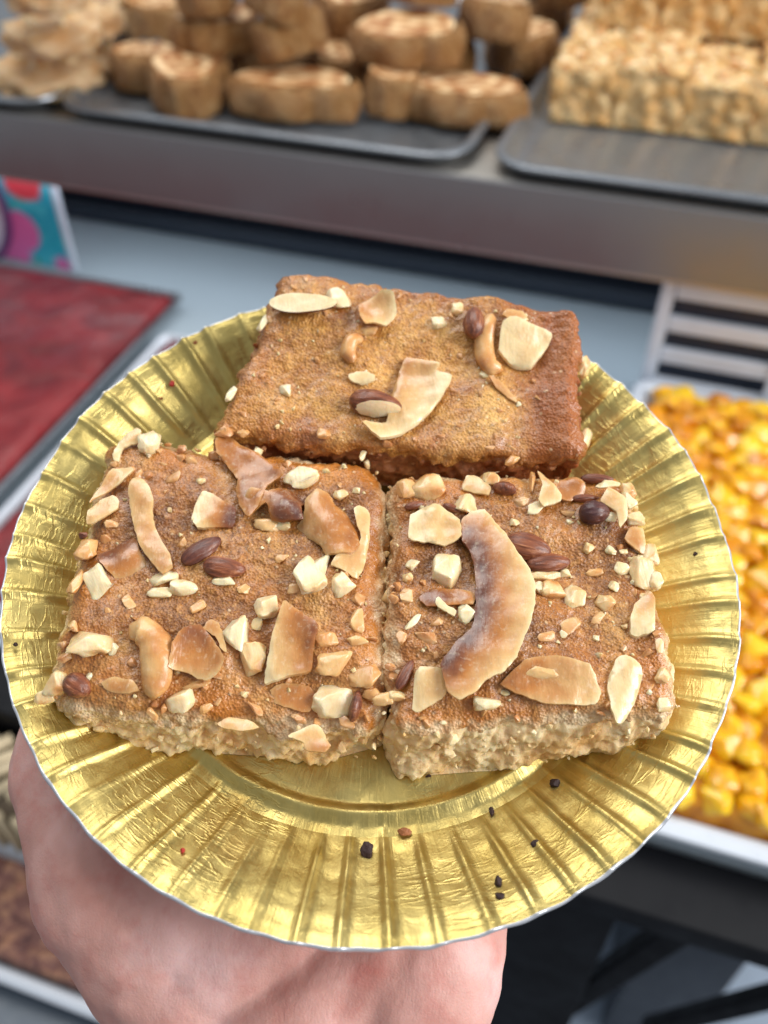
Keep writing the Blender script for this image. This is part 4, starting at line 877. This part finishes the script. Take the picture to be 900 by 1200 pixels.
M_FRUIT = m_fruit('glazed_yellow_fruit', srgb(212, 134, 8), srgb(234, 170, 12), srgb(244, 200, 36)); M_AMBER = m_fruit('amber_jelly', srgb(200, 124, 16), srgb(222, 150, 24), srgb(232, 174, 60))
fc = croot('fruit_cake', .369, -.225, ZC + .006); tag(fc, 'cake covered in glazed yellow fruit chunks in the tray at the right', 'cake')
o = slab('jelly_base', .262, .476, -.424, -.026, 0, .019, M_AMBER, None, None, 60, .003, 40); o.parent = fc; o.matrix_parent_inverse = Matrix(); o.matrix_basis = Matrix()
for kk in ('label', 'category'):
    if kk in o: del o[kk]
FM = [hull_mesh('fruit_chunk', (.024, .0195, .0135), 800 + v, .15, 20) for v in range(6)]
for m_ in FM: m_.materials.append(M_FRUIT); m_.polygons.foreach_set('use_smooth', [True] * len(m_.polygons))
rg = random.Random(5); ni = 0
for i in range(13):
    for j in range(23):
        x = -.101 + i * .0166 + rg.uniform(-.004, .004) + (j % 2) * .006; y = -.191 + j * .0172 + rg.uniform(-.004, .004)
        if abs(x) > .106 or abs(y) > .195: continue
        q = bpy.data.objects.new('fruit_chunk', FM[ni % 6]); C.objects.link(q); q.parent = fc; q.location = (x, y, .0222 + rg.uniform(-.002, .0025)); q.rotation_euler = (rg.uniform(-.35, .35), rg.uniform(-.35, .35), rg.uniform(0, 6.28)); k_ = rg.uniform(.85, 1.2); q.scale = (k_, k_, k_); ni += 1

# striped price-label holder and floral card behind the trays
hd = croot('slotted_label_holder', 0, 0, 0); M_HW = m_plain('white_plastic', srgb(214, 222, 236), .4); M_HD = m_plain('dark_slot', srgb(30, 40, 58), .5)
tag(hd, 'white slotted holder with dark slots standing behind the yellow fruit cake', 'holder')
boxobj('backing', .262, .50, .004, .008, ZC + .002, ZC + .116, M_HD, hd, .001)
for i in range(4): boxobj('slat', .262, .50, -.004, .003, ZC + .004 + i * .0315, ZC + .0185 + i * .0315, M_HW, hd, .002)
boxobj('side_post', .250, .261, -.005, .010, ZC + .001, ZC + .118, M_HW, hd, .002)
boxobj('divider_post', .3535, .360, -.0055, -.0045, ZC + .004, ZC + .06, M_HW, hd, .0003)
fcard = croot('floral_card'); tag(fcard, 'turquoise card printed with pink flowers standing behind the red cake tray', 'card')
def m_floral():
    t = NT('floral_print'); mp = t.mapped((1, 1, 1))
    w = t.n('VectorMath', operation='ADD'); nz = t.n('TexNoise'); nz.inputs['Scale'].default_value = 60; t.l(mp, nz.inputs['Vector']); sc2 = t.n('VectorMath', operation='SCALE'); sc2.inputs[3].default_value = .012; t.l(nz.outputs['Color'], sc2.inputs[0]); t.l(mp, w.inputs[0]); t.l(sc2.outputs[0], w.inputs[1])
    v = t.n('TexVoronoi'); v.inputs['Scale'].default_value = 22; t.l(w.outputs[0], v.inputs['Vector'])
    pet = t.ramp(v.outputs['Distance'], [(.44, (1,) * 3), (.54, (0,) * 3)]); hue = t.ramp(v.outputs['Color'], [(.3, srgb(232, 110, 176)), (.5, srgb(240, 150, 200)), (.62, srgb(222, 70, 84)), (.8, srgb(222, 238, 222))], 'CONSTANT')
    c = t.mix(pet, t.ramp(t.noise(40, 3), [(.4, srgb(24, 164, 196)), (.62, srgb(70, 196, 212)), (.7, srgb(60, 150, 100))]), hue); return t.set(col=c, rough=.4)
boxobj('printed_board', -.64, -.362, .026, .030, ZC + .001, ZC + .118, m_floral(), fcard, .0008)
boxobj('pale_edge', -.3615, -.355, .0255, .0305, ZC + .001, ZC + .118, M_HW, fcard, .0008)
bm = bmesh.new(); bmesh.ops.create_circle(bm, cap_ends=True, segments=48, radius=.07); ring = link('round_badge', bm, m_plain('white_print', srgb(226, 220, 238), .4), fcard, loc=(-.497, .0235, ZC + .062), rot=(R(90), 0, 0))
V = []; F = []
for j in range(48):
    a = 2 * math.pi * j / 48
    for r_, y_ in ((.069, -.002), (.077, -.002), (.077, .001), (.069, .001)): V.append((r_ * math.cos(a), r_ * math.sin(a), -y_))
for j in range(48):
    for q in range(4): F.append([j * 4 + q, j * 4 + (q + 1) % 4, ((j + 1) % 48) * 4 + (q + 1) % 4, ((j + 1) % 48) * 4 + q])
link('badge_rim', pymesh('badge_rim', V, F), m_plain('purple_print', srgb(112, 62, 116), .4), ring)

# tray at the lower left, basket beside it
tray(-.40, .06, -.592, -.526, .856, .016, M_WTRAY, 'pale tray of dark crumble at the lower left, behind the thumb', .012, .006)
def m_crumble():
    t = NT('dark_crumble'); n = t.noise(110, 5, .65); c = t.ramp(n, [(.3, srgb(62, 34, 38)), (.5, srgb(112, 74, 66)), (.62, srgb(150, 112, 86)), (.75, srgb(130, 50, 70))]); return t.set(col=c, rough=.6, normal=t.bump(n, .8, .006))
slab('crumble_cake', -.394, .054, -.587, -.531, .861, .012, m_crumble(), 'dark berry crumble cake in the tray at the lower left', 'cake', 60, .004, 90)
bk = croot('woven_basket', 0, 0, 0); tag(bk, 'beige woven basket peeping out left of the plate above the hand', 'basket')
M_WIC = m_plain('beige_wicker', srgb(196, 180, 150), .55, 0, .25, 90, .5, 300); rg = random.Random(9)
bz = bmesh.new(); box(bz, -.30, -.045, -.521, -.482, .8565, .935, .006); link('basket_body', bz, m_plain('dark_wicker', srgb(120, 104, 84), .7, 0, .3, 60), bk)
for i in range(20):
    b_ = bmesh.new(); bmesh.ops.create_cone(b_, segments=8, radius1=.0040, radius2=.0040, depth=.046, cap_ends=True, matrix=Matrix.Rotation(R(90), 4, 'X')); link('wicker_strip', b_, M_WIC, bk, loc=(-.288 + i * .0123, -.501, .938 + (i % 2) * .002), rot=(rg.uniform(-.03, .03), 0, R(-38 + rg.uniform(-6, 6))))
    b_ = bmesh.new(); bmesh.ops.create_cone(b_, segments=8, radius1=.0036, radius2=.0036, depth=.062, cap_ends=True); link('wicker_stake', b_, M_WIC, bk, loc=(-.288 + i * .0123, -.5225, .889), rot=(0, R(rg.uniform(-5, 5)), 0))
